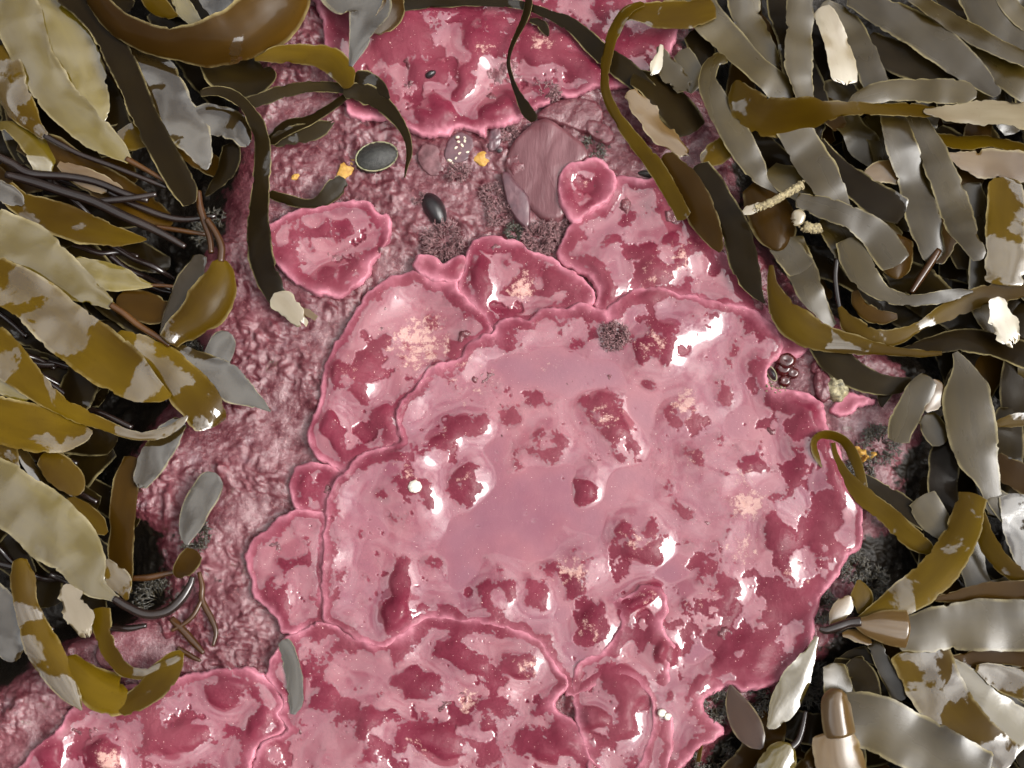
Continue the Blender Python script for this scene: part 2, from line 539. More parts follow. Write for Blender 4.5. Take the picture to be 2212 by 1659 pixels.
# the shore beyond: one coarse sheet, low round the crust and rising to unseen walls added to block low sky
su, sv = np.meshgrid(np.linspace(-9, 9, 180), np.linspace(-9, 9, 180))
rr = np.hypot(su, sv)
rr2 = rr + 0.5 * pn(su * .8 + 40, sv * .8 + 40)
sz = -0.16 + 3.1 * sstep(1.2, 3.3, rr2) * (0.75 + .55 * pn(su * .45 + 60, sv * .45 + 60)) + sstep(.8, 1.6, rr) * (.16 * pn(su * 2 + 9, sv * 2 + 9) + .07 * pn(su * 5 + 9, sv * 5 + 9))
sz = sz - 0.5 * sstep(6, 9, rr)
ii = np.arange(180 * 180).reshape(180, 180)
sq = np.stack([ii[:-1, :-1], ii[:-1, 1:], ii[1:, 1:], ii[1:, :-1]], -1).reshape(-1, 4)
shore = new_mesh("shore_with_added_walls", np.stack([su, sv, sz], -1).reshape(-1, 3), sq, M_SHORE)
shore["kind"] = "structure"

# ------------------------------------------------------------------ coralline crust plates
KNOBS = [  # u, v, rx, ry, rot, h  (negative = dimple)
    (1003, 1048, 44, 56, 10, 15), (1385, 1172, 56, 52, 0, 17), (1300, 900, 58, 46, 30, 15), (1345, 965, 36, 50, -30, 11), (1265, 1065, 34, 32, 0, 10),
    (880, 1050, 66, 88, -25, 15), (862, 1290, 30, 90, 8, 14), (870, 1325, 52, 40, 0, 9), (1072, 1285, 52, 66, 20, 11), (1420, 745, 62, 58, 0, 17),
    (1500, 700, 50, 40, 0, 9), (1345, 600, 100, 92, 0, 15), (1440, 560, 60, 60, 0, 8), (722, 498, 44, 30, 0, 9), (770, 815, 62, 54, 0, 15),
    (940, 248, 46, 46, 0, 12), (1010, 175, 26, 52, 15, 12), (1075, 245, 44, 30, 0, 11), (860, 90, 62, 55, 0, 15), (920, 160, 50, 26, 0, 9),
    (1050, 80, 60, 60, 0, 10), (1180, 110, 70, 40, 20, 12), (1260, 150, 50, 28, 20, 10), (1110, 600, 60, 50, 0, 11), (1040, 610, 26, 70, 0, 10),
    (1210, 610, 46, 34, -20, 9), (960, 570, 40, 26, 0, 8), (1390, 1290, 44, 28, -15, 17), (1350, 1320, 26, 20, 0, 10), (1345, 1490, 60, 52, 0, 10),
    (1335, 1560, 46, 40, 0, 13), (1280, 1550, 36, 30, 0, 14), (1440, 1410, 26, 30, 0, 12), (1540, 1280, 60, 110, 25, 9), (1690, 1180, 40, 100, -20, 11),
    (1740, 960, 50, 70, 0, 15), (1700, 880, 60, 30, 20, 12), (1800, 1060, 40, 80, 0, 12), (1780, 1180, 40, 50, 0, 12), (1600, 1420, 90, 40, -20, 10),
    (1480, 1500, 50, 60, 0, 11), (1540, 1600, 60, 50, 0, 12), (830, 1590, 60, 90, 0, 14), (960, 1600, 90, 40, 10, 10), (1060, 1540, 60, 44, 0, 10),
    (900, 1480, 66, 40, 0, 9), (1000, 1420, 60, 34, 20, 10), (1120, 1440, 50, 38, 30, 11), (740, 1560, 90, 100, 0, 11), (1180, 1600, 70, 46, 0, 11),
    (230, 1630, 40, 34, 0, 15), (110, 1620, 30, 50, 0, 11), (380, 1590, 70, 40, -15, 11), (500, 1500, 60, 36, 0, 11), (560, 1560, 30, 60, 0, 9),
    (300, 1540, 60, 36, 20, 9), (640, 1200, 50, 90, 0, 8), (590, 1290, 40, 40, 0, 8), (665, 1060, 30, 34, 0, 8), (720, 930, 26, 60, -20, 9),
    (830, 920, 30, 50, -30, 10), (1000, 930, 60, 30, -20, 8), (940, 970, 50, 34, 0, 8), (1180, 960, 50, 40, 20, 8), (1470, 900, 60, 40, 0, 7),
    (1560, 990, 80, 50, 0, 8), (1640, 790, 30, 40, 0, 10), (1250, 1240, 80, 60, 0, 7), (1160, 1295, 30, 40, 0, 7), (1290, 1360, 50, 70, 20, 8),
    (1120, 1180, 60, 60, 0, -6), (1230, 800, 130, 50, 0, -5), (1262, 405, 36, 34, 0, -7), (700, 545, 80, 40, -10, -7), (905, 690, 80, 60, -25, -6),
    (1130, 660, 60, 20, 0, -7), (1420, 430, 60, 30, 0, -5), (1100, 160, 90, 30, 0, -8), (660, 1160, 60, 50, 0, -5), (1000, 1100, 200, 90, 0, -3),
]
BLEACH = [(905, 735, 90, 1.0), (885, 755, 40, .8), (1125, 625, 40, 1.0), (1135, 590, 16, .8), (1480, 870, 45, 1.0), (1615, 1090, 50, 1.1), (1600, 1040, 60, .7),
          (1500, 1000, 120, .55), (1550, 960, 90, .5), (1440, 1010, 60, .6), (1410, 745, 60, .7), (1470, 560, 50, .8), (1410, 590, 70, .6),
          (1310, 900, 60, .7), (1380, 1170, 50, .8), (1230, 1230, 60, .8), (1250, 1260, 50, .6), (1270, 1360, 50, .7), (1020, 820, 110, .6), (1180, 800, 60, .7),
          (990, 870, 70, .6), (760, 800, 60, .6), (880, 1020, 60, .6), (1000, 1040, 40, .6), (1170, 90, 40, .9), (1040, 110, 40, .7), (1060, 60, 80, .4),
          (1010, 1510, 40, .9), (1140, 1440, 50, .7), (1400, 1290, 40, .6), (1720, 1230, 60, .7), (1600, 1180, 60, .8), (1520, 1300, 90, .55),
          (1330, 1170, 60, .5), (240, 1640, 40, 1.0), (900, 1620, 60, .6), (1160, 700, 20, .6), (1265, 395, 30, .6), (960, 940, 50, .5), (1700, 1400, 100, .3)]
DIMPLES = [(716, 1121), (680, 1350), (660, 1432), (1830, 1190), (838, 1110), (1000, 1225), (962, 908)]


DRY = [(1765, 1130, 60, 170, 1.1), (1700, 1330, 80, 90, 1.1), (1600, 1460, 110, 50, 1.0), (1640, 720, 50, 60, .7), (1000, 1048, 46, 58, .6), (1385, 1172, 50, 46, .7), (885, 1040, 40, 80, .4), (862, 1275, 30, 85, 1.0), (928, 1225, 46, 50, .7), (1545, 1325, 95, 105, 1.0), (1650, 1400, 90, 60, .9), (1290, 1335, 45, 75, .8), (1150, 1295, 24, 34, .9), (1690, 1190, 36, 90, .8),
       (1010, 930, 60, 22, .6), (1195, 970, 34, 28, .7), (1040, 1510, 100, 60, .8), (810, 1590, 46, 70, .7), (960, 1610, 110, 30, .7), (870, 95, 95, 70, .9), (1120, 40, 150, 40, .8), (1290, 165, 110, 26, .9),
       (880, 205, 80, 40, .8), (1240, 90, 90, 50, .6), (1400, 590, 70, 50, .6), (785, 815, 60, 52, .9), (1035, 580, 26, 70, .9), (1100, 535, 70, 18, .9), (1235, 600, 40, 26, .8), (470, 1520, 70, 30, .7), (110, 1620, 30, 30, .9),
       (600, 1280, 40, 36, .8), (1262, 400, 40, 34, .7), (1440, 750, 66, 50, .8), (1310, 890, 50, 46, .7), (1740, 940, 60, 50, .9), (1800, 1080, 30, 80, .7), (1340, 1500, 70, 40, .7), (1700, 1060, 20, 60, .8), (1230, 1400, 30, 50, .6)]
WET = [(1130, 1130, 230, 120, .9), (1250, 800, 210, 55, .9), (920, 690, 90, 60, .6), (640, 1190, 50, 70, .6), (1490, 800, 110, 60, .6), (850, 1450, 110, 50, .7), (720, 1600, 80, 60, .7), (400, 1570, 90, 40, .4), (720, 510, 90, 50, .4), (1420, 440, 70, 50, .5), (1090, 190, 120, 40, .6), (1590, 1180, 50, 80, .6)]


def knob_field(u, v):
    z = np.zeros_like(u)
    wu = u + 10 * nz(u, v, 45, 31)
    wv = v + 10 * nz(u, v, 45, 32)
    for (a, b, rx, ry, rot, h) in KNOBS:
        if a + 160 < u.min() or a - 160 > u.max() or b + 160 < v.min() or b - 160 > v.max():
            continue
        c, s = math.cos(math.radians(rot)), math.sin(math.radians(rot))
        x, y = wu - a, wv - b
        d = ((x * c + y * s) / rx) ** 2 + ((-x * s + y * c) / ry) ** 2
        z += 1.4 * h * np.exp(-d ** 1.7 * 1.1)
    return z


def sdf_poly(U, V, poly):
    """Signed distance (positive inside), on a coarse grid then refined bilinearly by the caller."""
    A = poly
    B = np.roll(poly, -1, 0)
    best = np.full(U.shape, 1e9)
    ins = np.zeros(U.shape, bool)
    for (ax, ay), (bx, by) in zip(A, B):
        ex, ey = bx - ax, by - ay
        t = np.clip(((U - ax) * ex + (V - ay) * ey) / (ex * ex + ey * ey + 1e-9), 0, 1)
        best = np.minimum(best, (U - ax - t * ex) ** 2 + (V - ay - t * ey) ** 2)
        cond = (ay > V) != (by > V)
        ins ^= cond & (U < (bx - ax) * (V - ay) / (by - ay + 1e-12) + ax)
    d = np.sqrt(best)
    return np.where(ins, d, -d)


def smax(a, b, k):
    h = np.clip(0.5 + 0.5 * (a - b) / k, 0, 1)
    return b * (1 - h) + a * h + k * h * (1 - h)


def plate(label, pts, zb, rimh=9.0, film=0.0, pool=None, mat=None, step=2.3, lip=26.0, ragged=1.0, rimw=6.5, dishk=7.0, seed=1, amp=1.0, hole=.40):
    poly = crom(np.array(pts, float), 6, closed=True)
    lo, hi = poly.min(0) - 14, poly.max(0) + 14
    lo = np.maximum(lo, [-90, -90])
    hi = np.minimum(hi, [2300, 1750])
    cs = 4 * step
    cu = np.arange(lo[0], hi[0] + cs * 2, cs)
    cv = np.arange(lo[1], hi[1] + cs * 2, cs)
    CU, CV = np.meshgrid(cu, cv)
    sd_c = sdf_poly(CU, CV, poly)
    fu = np.arange(lo[0], hi[0] + cs, step)
    fv = np.arange(lo[1], hi[1] + cs, step)
    U, V = np.meshgrid(fu, fv)
    x, y = (U - lo[0]) / cs, (V - lo[1]) / cs
    xi, yi = np.minimum(x.astype(int), len(cu) - 2), np.minimum(y.astype(int), len(cv) - 2)
    xf, yf = x - xi, y - yi
    sd = (sd_c[yi, xi] * (1 - xf) + sd_c[yi, xi + 1] * xf) * (1 - yf) + (sd_c[yi + 1, xi] * (1 - xf) + sd_c[yi + 1, xi + 1] * xf) * yf
    sd = sd + ragged * (4.6 * nz(U, V, 30, 41 + seed) + 2.6 * nz(U, V, 12, 42 + seed) + .8 * nz(U, V, 5.5, 43)) + 2.6
    # crust height
    lump = 7 * nz(U, V, 150, 11) + 6.5 * nz(U, V, 72, 12) + 1.9 * nz(U, V, 33, 13) + .40 * nz(U, V, 14, 14) + 0.12 * nz(U, V, 6.5, 15)
    inner = sstep(6, 34, sd)
    rimn = rimh * 1.1 * np.clip(0.50 + 1.15 * nz(U, V, 66, 16 + seed) + .6 * nz(U, V, 24, 17), .05, 2) * (1 - np.exp(-np.clip(sd, 0, None) / (rimw * .34))) * np.exp(-np.clip(sd, 0, None) / (rimw * 1.5))
    h = zb + amp * (lump + knob_field(U, V)) * (0.25 + 0.75 * inner) + rimn - dishk * sstep(12, 70, sd) - 4.5 * np.clip(1 - sd / 5, 0, 1.6) ** 2
    for (a, b) in DIMPLES:
        h = h - 9 * np.exp(-((U - a) ** 2 + (V - b) ** 2) / 16.0) + 3 * np.exp(-(np.hypot(U - a, V - b) - 6) ** 2 / 8.0)
    # water film: a smoothed skin over the hollows, and level standing water where the plate holds a pool
    hs = blur(h, 15 / step)
    hs2 = blur(h, 6 / step)
    off = film + 0.8 + 2.0 * nz(U, V, 120, 51 + seed) + 1.0 * nz(U, V, 45, 52)
    lev = hs + off * 0.9 - 0.4
    if pool is not None:
        pz, pr = pool
        poolw = sstep(16, 60, sd)
        lev = np.maximum(lev, pz - 40 * (1 - poolw))
    lev = lev - 12 * (1 - sstep(4, 16, sd))
    hn = .85 * nz(U + 16 * nz(U, V, 44, 85), V + 16 * nz(U, V, 44, 86), 74, 81 + seed) + .34 * nz(U, V, 28, 82) + .13 * nz(U, V, 10, 83) + .07 * nz(U, V, 5, 84)
    for sg, lst in ((1, DRY), (-1, WET)):
        for (a, b, rx, ry, k) in lst:
            hn = hn + sg * k * .55 * np.exp(-((U - a) / rx) ** 2 - ((V - b) / ry) ** 2)
    hm = np.maximum(sstep(hole, hole + .05, hn), sstep(.68, .74, nz(U, V, 13, 87)) * sstep(-.25, .2, hn))
    lev = lev - 4.5 * hm * (1 if pool is None else .35)
    rag = 0.9 * nz(U, V, 9, 55) + .5 * nz(U, V, 4.6, 56)
    h2 = hs2 * .45 + h * .55
    surf = smax(h2 + rag * .3, lev, 1.1 if pool is None else 2.0)
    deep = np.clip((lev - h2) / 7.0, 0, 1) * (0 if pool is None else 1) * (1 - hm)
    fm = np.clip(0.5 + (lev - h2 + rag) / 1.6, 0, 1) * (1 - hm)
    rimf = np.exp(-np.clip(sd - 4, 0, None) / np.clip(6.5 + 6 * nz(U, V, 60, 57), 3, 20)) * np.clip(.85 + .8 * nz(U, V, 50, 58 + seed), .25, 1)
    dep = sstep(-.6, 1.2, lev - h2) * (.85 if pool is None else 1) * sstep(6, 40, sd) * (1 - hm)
    bl = np.zeros_like(U)
    for (a, b, r, k) in BLEACH:
        bl = np.maximum(bl, k * np.exp(-((U - a) ** 2 + (V - b) ** 2) / (r * r)))
    ins = sd > 0
    cell = ins[:-1, :-1] | ins[1:, :-1] | ins[:-1, 1:] | ins[1:, 1:]
    gy, gx = np.gradient(sd, step)
    gn = np.hypot(gx, gy) + 1e-6
    out = sd < 0
    mv = np.where(out, np.clip(-sd, 0, step * 1.5), 0)
    U2, V2 = U + gx / gn * mv, V + gy / gn * mv
    Pw = W(U2, V2, np.zeros_like(U2))
    Pw[..., 2] = surf * S
    idx = np.arange(U.size).reshape(U.shape)
    q = np.stack([idx[:-1, :-1], idx[1:, :-1], idx[1:, 1:], idx[:-1, 1:]], -1)[cell]
    used = np.unique(q)
    remap = np.full(U.size, -1)
    remap[used] = np.arange(len(used))
    q = remap[q]
    V3 = Pw.reshape(-1, 3)[used]
    nx_, ny_ = (gx / gn).ravel()[used], (gy / gn).ravel()[used]
    A = [a.ravel()[used] for a in (fm, rimf, bl, dep, deep)]
    # edge lip: boundary edges pulled down and inward, so the plate has thickness and undercut
    e = np.concatenate([q[:, [0, 1]], q[:, [1, 2]], q[:, [2, 3]], q[:, [3, 0]]])
    key = np.sort(e, 1)
    uq, inv, cnt = np.unique(key, axis=0, return_inverse=True, return_counts=True)
    be = e[cnt[inv.ravel()] == 1]
    bv = np.unique(be)
    m1 = np.full(len(V3), -1)
    m1[bv] = len(V3) + np.arange(len(bv))
    low = V3[bv].copy()
    low[:, 0] += nx_[bv] * 5 * S
    low[:, 1] -= ny_[bv] * 5 * S
    low[:, 2] -= lip * S
    mid = V3[bv].copy()
    mid[:, 0] -= nx_[bv] * 1.2 * S
    mid[:, 1] += ny_[bv] * 1.2 * S
    mid[:, 2] -= 4 * S
    m2 = np.where(m1 >= 0, m1 + len(bv), -1)
    f1 = np.stack([be[:, 1], be[:, 0], m1[be[:, 0]], m1[be[:, 1]]], -1)
    f2 = np.stack([m1[be[:, 1]], m1[be[:, 0]], m2[be[:, 0]], m2[be[:, 1]]], -1)
    allv = np.vstack([V3, mid, low])
    A = [np.concatenate([a, a[bv], a[bv]]) for a in A]
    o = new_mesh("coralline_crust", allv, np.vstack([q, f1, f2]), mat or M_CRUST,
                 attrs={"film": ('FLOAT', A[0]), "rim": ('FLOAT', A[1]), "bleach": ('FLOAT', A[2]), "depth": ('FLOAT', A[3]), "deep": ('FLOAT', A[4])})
    return tag(o, label, "crust", "overlapping coralline crusts on the rock")


MAIN_RIM = [(757, 1013), (787, 980), (831, 966), (871, 960), (861, 936), (857, 903), (861, 876), (884, 853), (911, 826), (917, 806), (937, 793), (984, 783),
            (1001, 766), (1007, 750), (1037, 730), (1066, 722), (1076, 700), (1114, 690), (1144, 693), (1164, 673), (1194, 668), (1221, 673), (1247, 656), (1274, 663),
            (1300, 674), (1311, 690), (1317, 668), (1347, 640), (1387, 626), (1437, 628), (1475, 640), (1511, 645), (1540, 655), (1575, 660), (1618, 670), (1661, 700), (1688, 733),
            (1688, 753), (1675, 780), (1655, 803), (1658, 836), (1688, 845), (1735, 853), (1768, 873), (1780, 913), (1795, 940), (1808, 970), (1825, 1036), (1855, 1086),
            (1858, 1126), (1859, 1179), (1828, 1203), (1811, 1239), (1775, 1286), (1755, 1339), (1756, 1376), (1708, 1440), (1661, 1480), (1601, 1490), (1575, 1482), (1518, 1510),
            (1528, 1546), (1560, 1580), (1500, 1623), (1450, 1680), (1400, 1760), (1330, 1760), (1400, 1600), (1400, 1500), (1320, 1470), (1250, 1500), (1220, 1500),
            (1224, 1476), (1204, 1453), (1181, 1413), (1154, 1386), (1087, 1356), (1037, 1346), (991, 1346), (937, 1336), (897, 1352), (871, 1376), (824, 1399), (787, 1389),
            (737, 1359), (703, 1340), (699, 1290), (698, 1240), (700, 1180), (705, 1120), (715, 1060), (738, 1030)]
plate("large dished pink crust holding the widest pool, its pale ridge meeting every neighbour crust", MAIN_RIM, 13, rimh=13, film=1.0, pool=(3.6, 0), rimw=8, dishk=10, seed=1, hole=.50)
plate("pink crust with chalky white flakes between the rough pink ground and the dished crust",
      [(740, 1020), (712, 1006), (680, 980), (664, 935), (680, 898), (694, 850), (700, 800), (716, 760), (742, 720), (762, 685), (776, 662), (806, 624), (850, 600), (897, 588), (937, 606), (984, 612),
       (988, 628), (1014, 653), (1048, 684), (1058, 706), (1064, 724), (1036, 740), (1010, 760), (990, 790), (930, 806), (914, 836), (880, 866), (866, 900), (872, 940), (860, 968), (800, 985), (765, 1016)],
      6, rimh=9, film=.9, seed=2)
plate("small cupped pink crust with upturned scalloped lip beside grey coralline turf", [(897, 566), (912, 552), (934, 556), (960, 572), (985, 560), (1006, 558), (1004, 590), (984, 612), (950, 610), (915, 596), (900, 584)],
      11, rimh=12, film=.2, rimw=7, seed=3, dishk=10)
plate("dark red crust with a white star-shaped bleached scar, below the mauve turf tufts",
      [(1024, 522), (1050, 512), (1070, 512), (1114, 523), (1151, 545), (1175, 552), (1197, 560), (1212, 574), (1237, 592), (1268, 612), (1284, 634), (1276, 660), (1248, 668), (1222, 684), (1190, 682), (1166, 690), (1144, 704), (1114, 702),
       (1082, 708), (1070, 722), (1058, 704), (1048, 684), (1014, 652), (988, 622), (1003, 594), (1008, 560)], 7, rimh=10, film=.4, seed=4)
plate("domed pink crust reaching under the kelp beside the brown strap's tip",
      [(1331, 386), (1354, 380), (1387, 392), (1424, 380), (1456, 415), (1500, 468), (1570, 560), (1640, 640), (1680, 720), (1655, 706), (1618, 676), (1575, 668), (1540, 662), (1511, 652), (1475, 648), (1437, 636), (1387, 634), (1350, 648),
       (1322, 672), (1304, 682), (1286, 664), (1292, 632), (1271, 604), (1240, 584), (1203, 556), (1214, 520), (1240, 482), (1290, 452), (1322, 410)], 7, rimh=8, film=.7, seed=5)
plate("round saucer-like pink crust at the maroon stone's edge", [(1207, 392), (1222, 366), (1262, 350), (1300, 352), (1324, 380), (1326, 420), (1302, 444), (1268, 466), (1238, 482), (1216, 456), (1208, 425)],
      14, rimh=12, film=-.2, rimw=8, seed=6)
plate("isolated crinkle-edged pink crust under the long brown strap, beside rough pink ground",
      [(570, 500), (596, 478), (640, 456), (700, 446), (760, 436), (790, 436), (814, 460), (838, 470), (845, 492), (832, 540), (802, 570), (800, 592), (770, 620), (736, 641), (690, 636), (640, 612), (598, 570), (572, 530)], 8, rimh=11, film=.6, seed=7)
plate("small fan of pink crust tucked between two larger crusts and pitted ground", [(640, 1012), (690, 1000), (727, 1014), (742, 1026), (716, 1062), (704, 1112), (680, 1112), (648, 1106), (628, 1062)], 5, rimh=8, film=.5, seed=8)
plate("rounded pink crust lobe bordered by a straight pale ridge above the stray kelp scrap",
      [(623, 1110), (567, 1149), (538, 1183), (533, 1219), (546, 1263), (553, 1289), (593, 1326), (612, 1364), (640, 1368), (680, 1352), (704, 1338), (700, 1290), (699, 1240), (701, 1180), (706, 1116), (680, 1106), (650, 1102)], 6, rimh=9, film=1.0, seed=9)
plate("wide pink crust with wavy ridge along the lower side of the big pool",
      [(583, 1436), (600, 1402), (627, 1374), (690, 1346), (737, 1356), (787, 1384), (824, 1394), (871, 1368), (897, 1344), (937, 1328), (991, 1338), (1037, 1338), (1087, 1348), (1154, 1378), (1184, 1408), (1208, 1448), (1230, 1478), (1206, 1502),
       (1196, 1530), (1240, 1560), (1270, 1620), (1280, 1760), (530, 1760), (548, 1660), (566, 1608), (622, 1579), (604, 1545), (616, 1524), (600, 1490), (578, 1464)], 12, rimh=11, film=.2, seed=10)
plate("narrow knobbly pink crust wedged between pool and wavy-ridged crust, with sea snails beside it",
      [(1237, 1503), (1239, 1450), (1251, 1426), (1287, 1416), (1321, 1383), (1344, 1339), (1320, 1318), (1322, 1298), (1364, 1284), (1391, 1264), (1431, 1279), (1441, 1319), (1428, 1353), (1454, 1399), (1445, 1430), (1446, 1473), (1440, 1520), (1452, 1580), (1440, 1660), (1410, 1760), (1270, 1760), (1268, 1640), (1246, 1560)],
      14, rimh=9, film=.2, seed=11)
plate("pale-margined pink crust partly covered by folded kelp and the stray kelp scrap",
      [(30, 1680), (50, 1650), (77, 1616), (123, 1583), (147, 1543), (200, 1500), (300, 1480), (383, 1466), (433, 1453), (500, 1444), (547, 1449), (575, 1464), (600, 1494), (614, 1524), (602, 1545), (620, 1577), (562, 1606), (545, 1659), (530, 1760), (20, 1760)],
      8, rimh=10, film=.2, seed=13)
plate("glossy dark pink crust crossed by thin twisting kelp ribbons",
      [(730, 190), (744, 222), (764, 253), (801, 257), (837, 257), (884, 280), (914, 293), (964, 290), (977, 277), (1017, 277), (1044, 293), (1054, 277), (1097, 270), (1134, 247), (1171, 227), (1204, 210), (1237, 213), (1264, 197), (1287, 187), (1304, 197),
       (1351, 183), (1420, 160), (1460, 60), (1440, -90), (740, -90), (700, 60)], 9, rimh=9, film=-.3, seed=14)
plate("small smooth pink crust tongue under the olive strap beside the maroon jelly blobs", [(1660, 690), (1692, 700), (1730, 735), (1748, 748), (1735, 765), (1700, 772), (1676, 770), (1690, 745)], 0, rimh=5, film=.6, seed=15)
plate("thin wavy pink crust flap beside the mottled green stone", [(1800, 885), (1830, 850), (1880, 858), (1893, 868), (1870, 872), (1850, 878), (1836, 892), (1815, 895)], 2, rimh=4, film=.4, seed=16)
# ------------------------------------------------------------------ kelp
THICK = 1.7


def ribbon(name, pts, mat, parent=None, rag=0.0, ruff=1.0, arch=0.03, seed=0, nx=11, und=5.0, thick=THICK, rolln=7.0):
    """pts rows: u, v, halfwidth, roll(deg, + raises the side on the left of travel), z.  All lengths in drawing units."""
    P = np.array(pts, float)
    seg = np.hypot(*np.diff(P[:, :2], axis=0).T)
    n = int(np.clip(seg.mean() / 5.0, 5, 16))
    C = crom(P, n)
    C[:, 2] = np.maximum(C[:, 2], 0.7)
    d = np.concatenate([[0], np.cumsum(np.hypot(*np.diff(C[:, :2], axis=0).T))])
    sd_ = seed * 3.17
    z = C[:, 4] + und * nz(d, np.full_like(d, 3.3), 130, sd_) + und * .15 * nz(d, np.full_like(d, 8.3), 50, sd_)
    roll = np.radians(C[:, 3] + rolln * nz(d, np.full_like(d, 5.1), 110, sd_ + 1))
    ctr = W(C[:, 0], C[:, 1], z) / S
    T = np.gradient(ctr, axis=0)
    T /= np.linalg.norm(T, axis=1)[:, None] + 1e-9
    Sd = np.cross(np.array([0, 0, 1.0]), T)
    Sd /= np.linalg.norm(Sd, axis=1)[:, None] + 1e-9
    N = np.cross(T, Sd)
    S2 = Sd * np.cos(roll)[:, None] + N * np.sin(roll)[:, None]
    N2 = N * np.cos(roll)[:, None] - Sd * np.sin(roll)[:, None]
    cosr = np.maximum(np.abs(np.cos(roll)), 0.40)
    dist = np.linalg.norm(ctr * S - CAMP, axis=1) / DIST
    w = C[:, 2] / cosr * dist
    for dd_, w_ in ((d, w[0]), (d[-1] - d, w[-1])):
        if w_ > 8:
            e_ = .22 * w_
            w = w * np.where(dd_ < e_, np.sqrt(np.clip(1 - (1 - np.clip(dd_ / e_, .04, 1)) ** 2, .02, 1)), 1)
    s = np.linspace(-1, 1, nx)
    dd, ss = np.meshgrid(d, s, indexing='ij')
    lat = ss * w[:, None]
    if rag > 0:
        for side in (0, nx - 1):
            jit = rag * (3.4 * nz(d, np.full_like(d, 1.7 + side), 34, sd_ + 2) + 2.0 * nz(d, np.full_like(d, 4.1 + side), 11, sd_ + 3) - 5.5 * sstep(.42, .6, nz(d, np.full_like(d, 6.1 + side), 23, sd_ + 9)))
            lat[:, side] += jit * (1 if side else -1) * np.clip(w / 14, 0, 1)
    lat += (0.06 * w[:, None]) * nz(dd, ss * 0, 60, sd_ + 4)
    hgt = arch * w[:, None] * (1 - ss ** 2) - arch * w[:, None] * .5
    hgt = hgt + ruff * np.clip(w / 30, .15, 1.3)[:, None] * (np.abs(ss) ** 2.2) * (4.5 * nz(dd, np.sign(ss) * 40, 90, sd_ + 5) + 0.8 * nz(dd, np.sign(ss) * 40, 25, sd_ + 6))
    mid = ctr[:, None] + S2[:, None] * lat[..., None] + N2[:, None] * hgt[..., None]
    th = thick * 0.5 * (1 - 0.75 * np.abs(ss) ** 4)
    if rag >= .9:
        ej = rag * (3.5 * nz(s * 40, s * 0, 17, sd_ + 7) + 2.0 * nz(s * 40, s * 0, 7, sd_ + 8)) * np.clip(w.max() / 14, .4, 1.6)
        for k_ in range(4):
            mid[-1 - k_] += T[-1] * (ej * (1 - k_ / 4))[:, None]
    top = (mid + N2[:, None] * th[..., None]) * S
    bot = (mid - N2[:, None] * th[..., None]) * S
    L = len(d)
    V = np.concatenate([top.reshape(-1, 3), bot.reshape(-1, 3)])
    i = np.arange(L * nx).reshape(L, nx)
    f = [np.stack([i[:-1, :-1], i[1:, :-1], i[1:, 1:], i[:-1, 1:]], -1).reshape(-1, 4)]
    f[0] = f[0][:, ::-1]
    j = i + L * nx
    f.append(np.stack([j[:-1, :-1], j[1:, :-1], j[1:, 1:], j[:-1, 1:]], -1).reshape(-1, 4))
    rings = np.concatenate([i[:, 0], i[-1, 1:], i[::-1, nx - 1][1:], i[0, ::-1][1:-1]])
    nr = len(rings)
    base_n = 2 * L * nx
    V = np.concatenate([V, V[rings], V[rings + L * nx]])
    a_ = base_n + np.arange(nr)
    b_ = base_n + np.roll(np.arange(nr), -1)
    f.append(np.stack([a_, b_, b_ + nr, a_ + nr], -1))
    F = np.vstack(f)[:, ::-1]
    endf = np.maximum(0, 1 - np.minimum(dd, d[-1] - dd) / 6.0)
    edge = np.maximum(np.abs(ss), 0.83 * (endf > 0) * endf)
    rib = np.stack([lat * S, dd * S, np.full_like(dd, (seed * 0.731) % 9.0)], -1)
    er, rr_ = edge.ravel(), rib.reshape(-1, 3)
    o = new_mesh(name, V, F, mat, parent, attrs={"edge": ('FLOAT', np.concatenate([er, er, er[rings], er[rings]])), "rib": ('FLOAT_VECTOR', np.vstack([rr_, rr_, rr_[rings], rr_[rings]]))})
    return o


def stem_mesh(name, pts, mat, parent=None, seed=0, flat=.75):
    """pts rows: u, v, radius, z -> smooth stipe tube."""
    P = np.array(pts, float)
    C = crom(P, 8)
    ctr = W(C[:, 0], C[:, 1], C[:, 3])
    mb = MB()
    mb.tube(ctr, np.maximum(C[:, 2], .6) * S, 9)
    o = mb.build(name, mat, parent)
    n = len(o.data.vertices)
    co = np.empty(n * 3, np.float32)
    o.data.vertices.foreach_get("co", co)
    a = o.data.attributes.new("rib", 'FLOAT_VECTOR', 'POINT')
    a.data.foreach_set("vector", co)
    return o


def parse(tile, txt, r0, z0):
    ox, oy, k = (0, 0, 1.0) if tile is None else (737.33 * tile[0], 553.0 * tile[1], 3.0)
    rows = []
    for tok in txt.split():
        p = [float(x) for x in tok.split(',')]
        rows.append((p[0] / k + ox, p[1] / k + oy, p[2] / k, p[3] if len(p) > 3 else r0, z0 + (p[4] if len(p) > 4 else 0)))
    return rows


BN = [0]
GL, GR = "kelp blades in the olive and cream heap", "kelp blades in the grey heap"


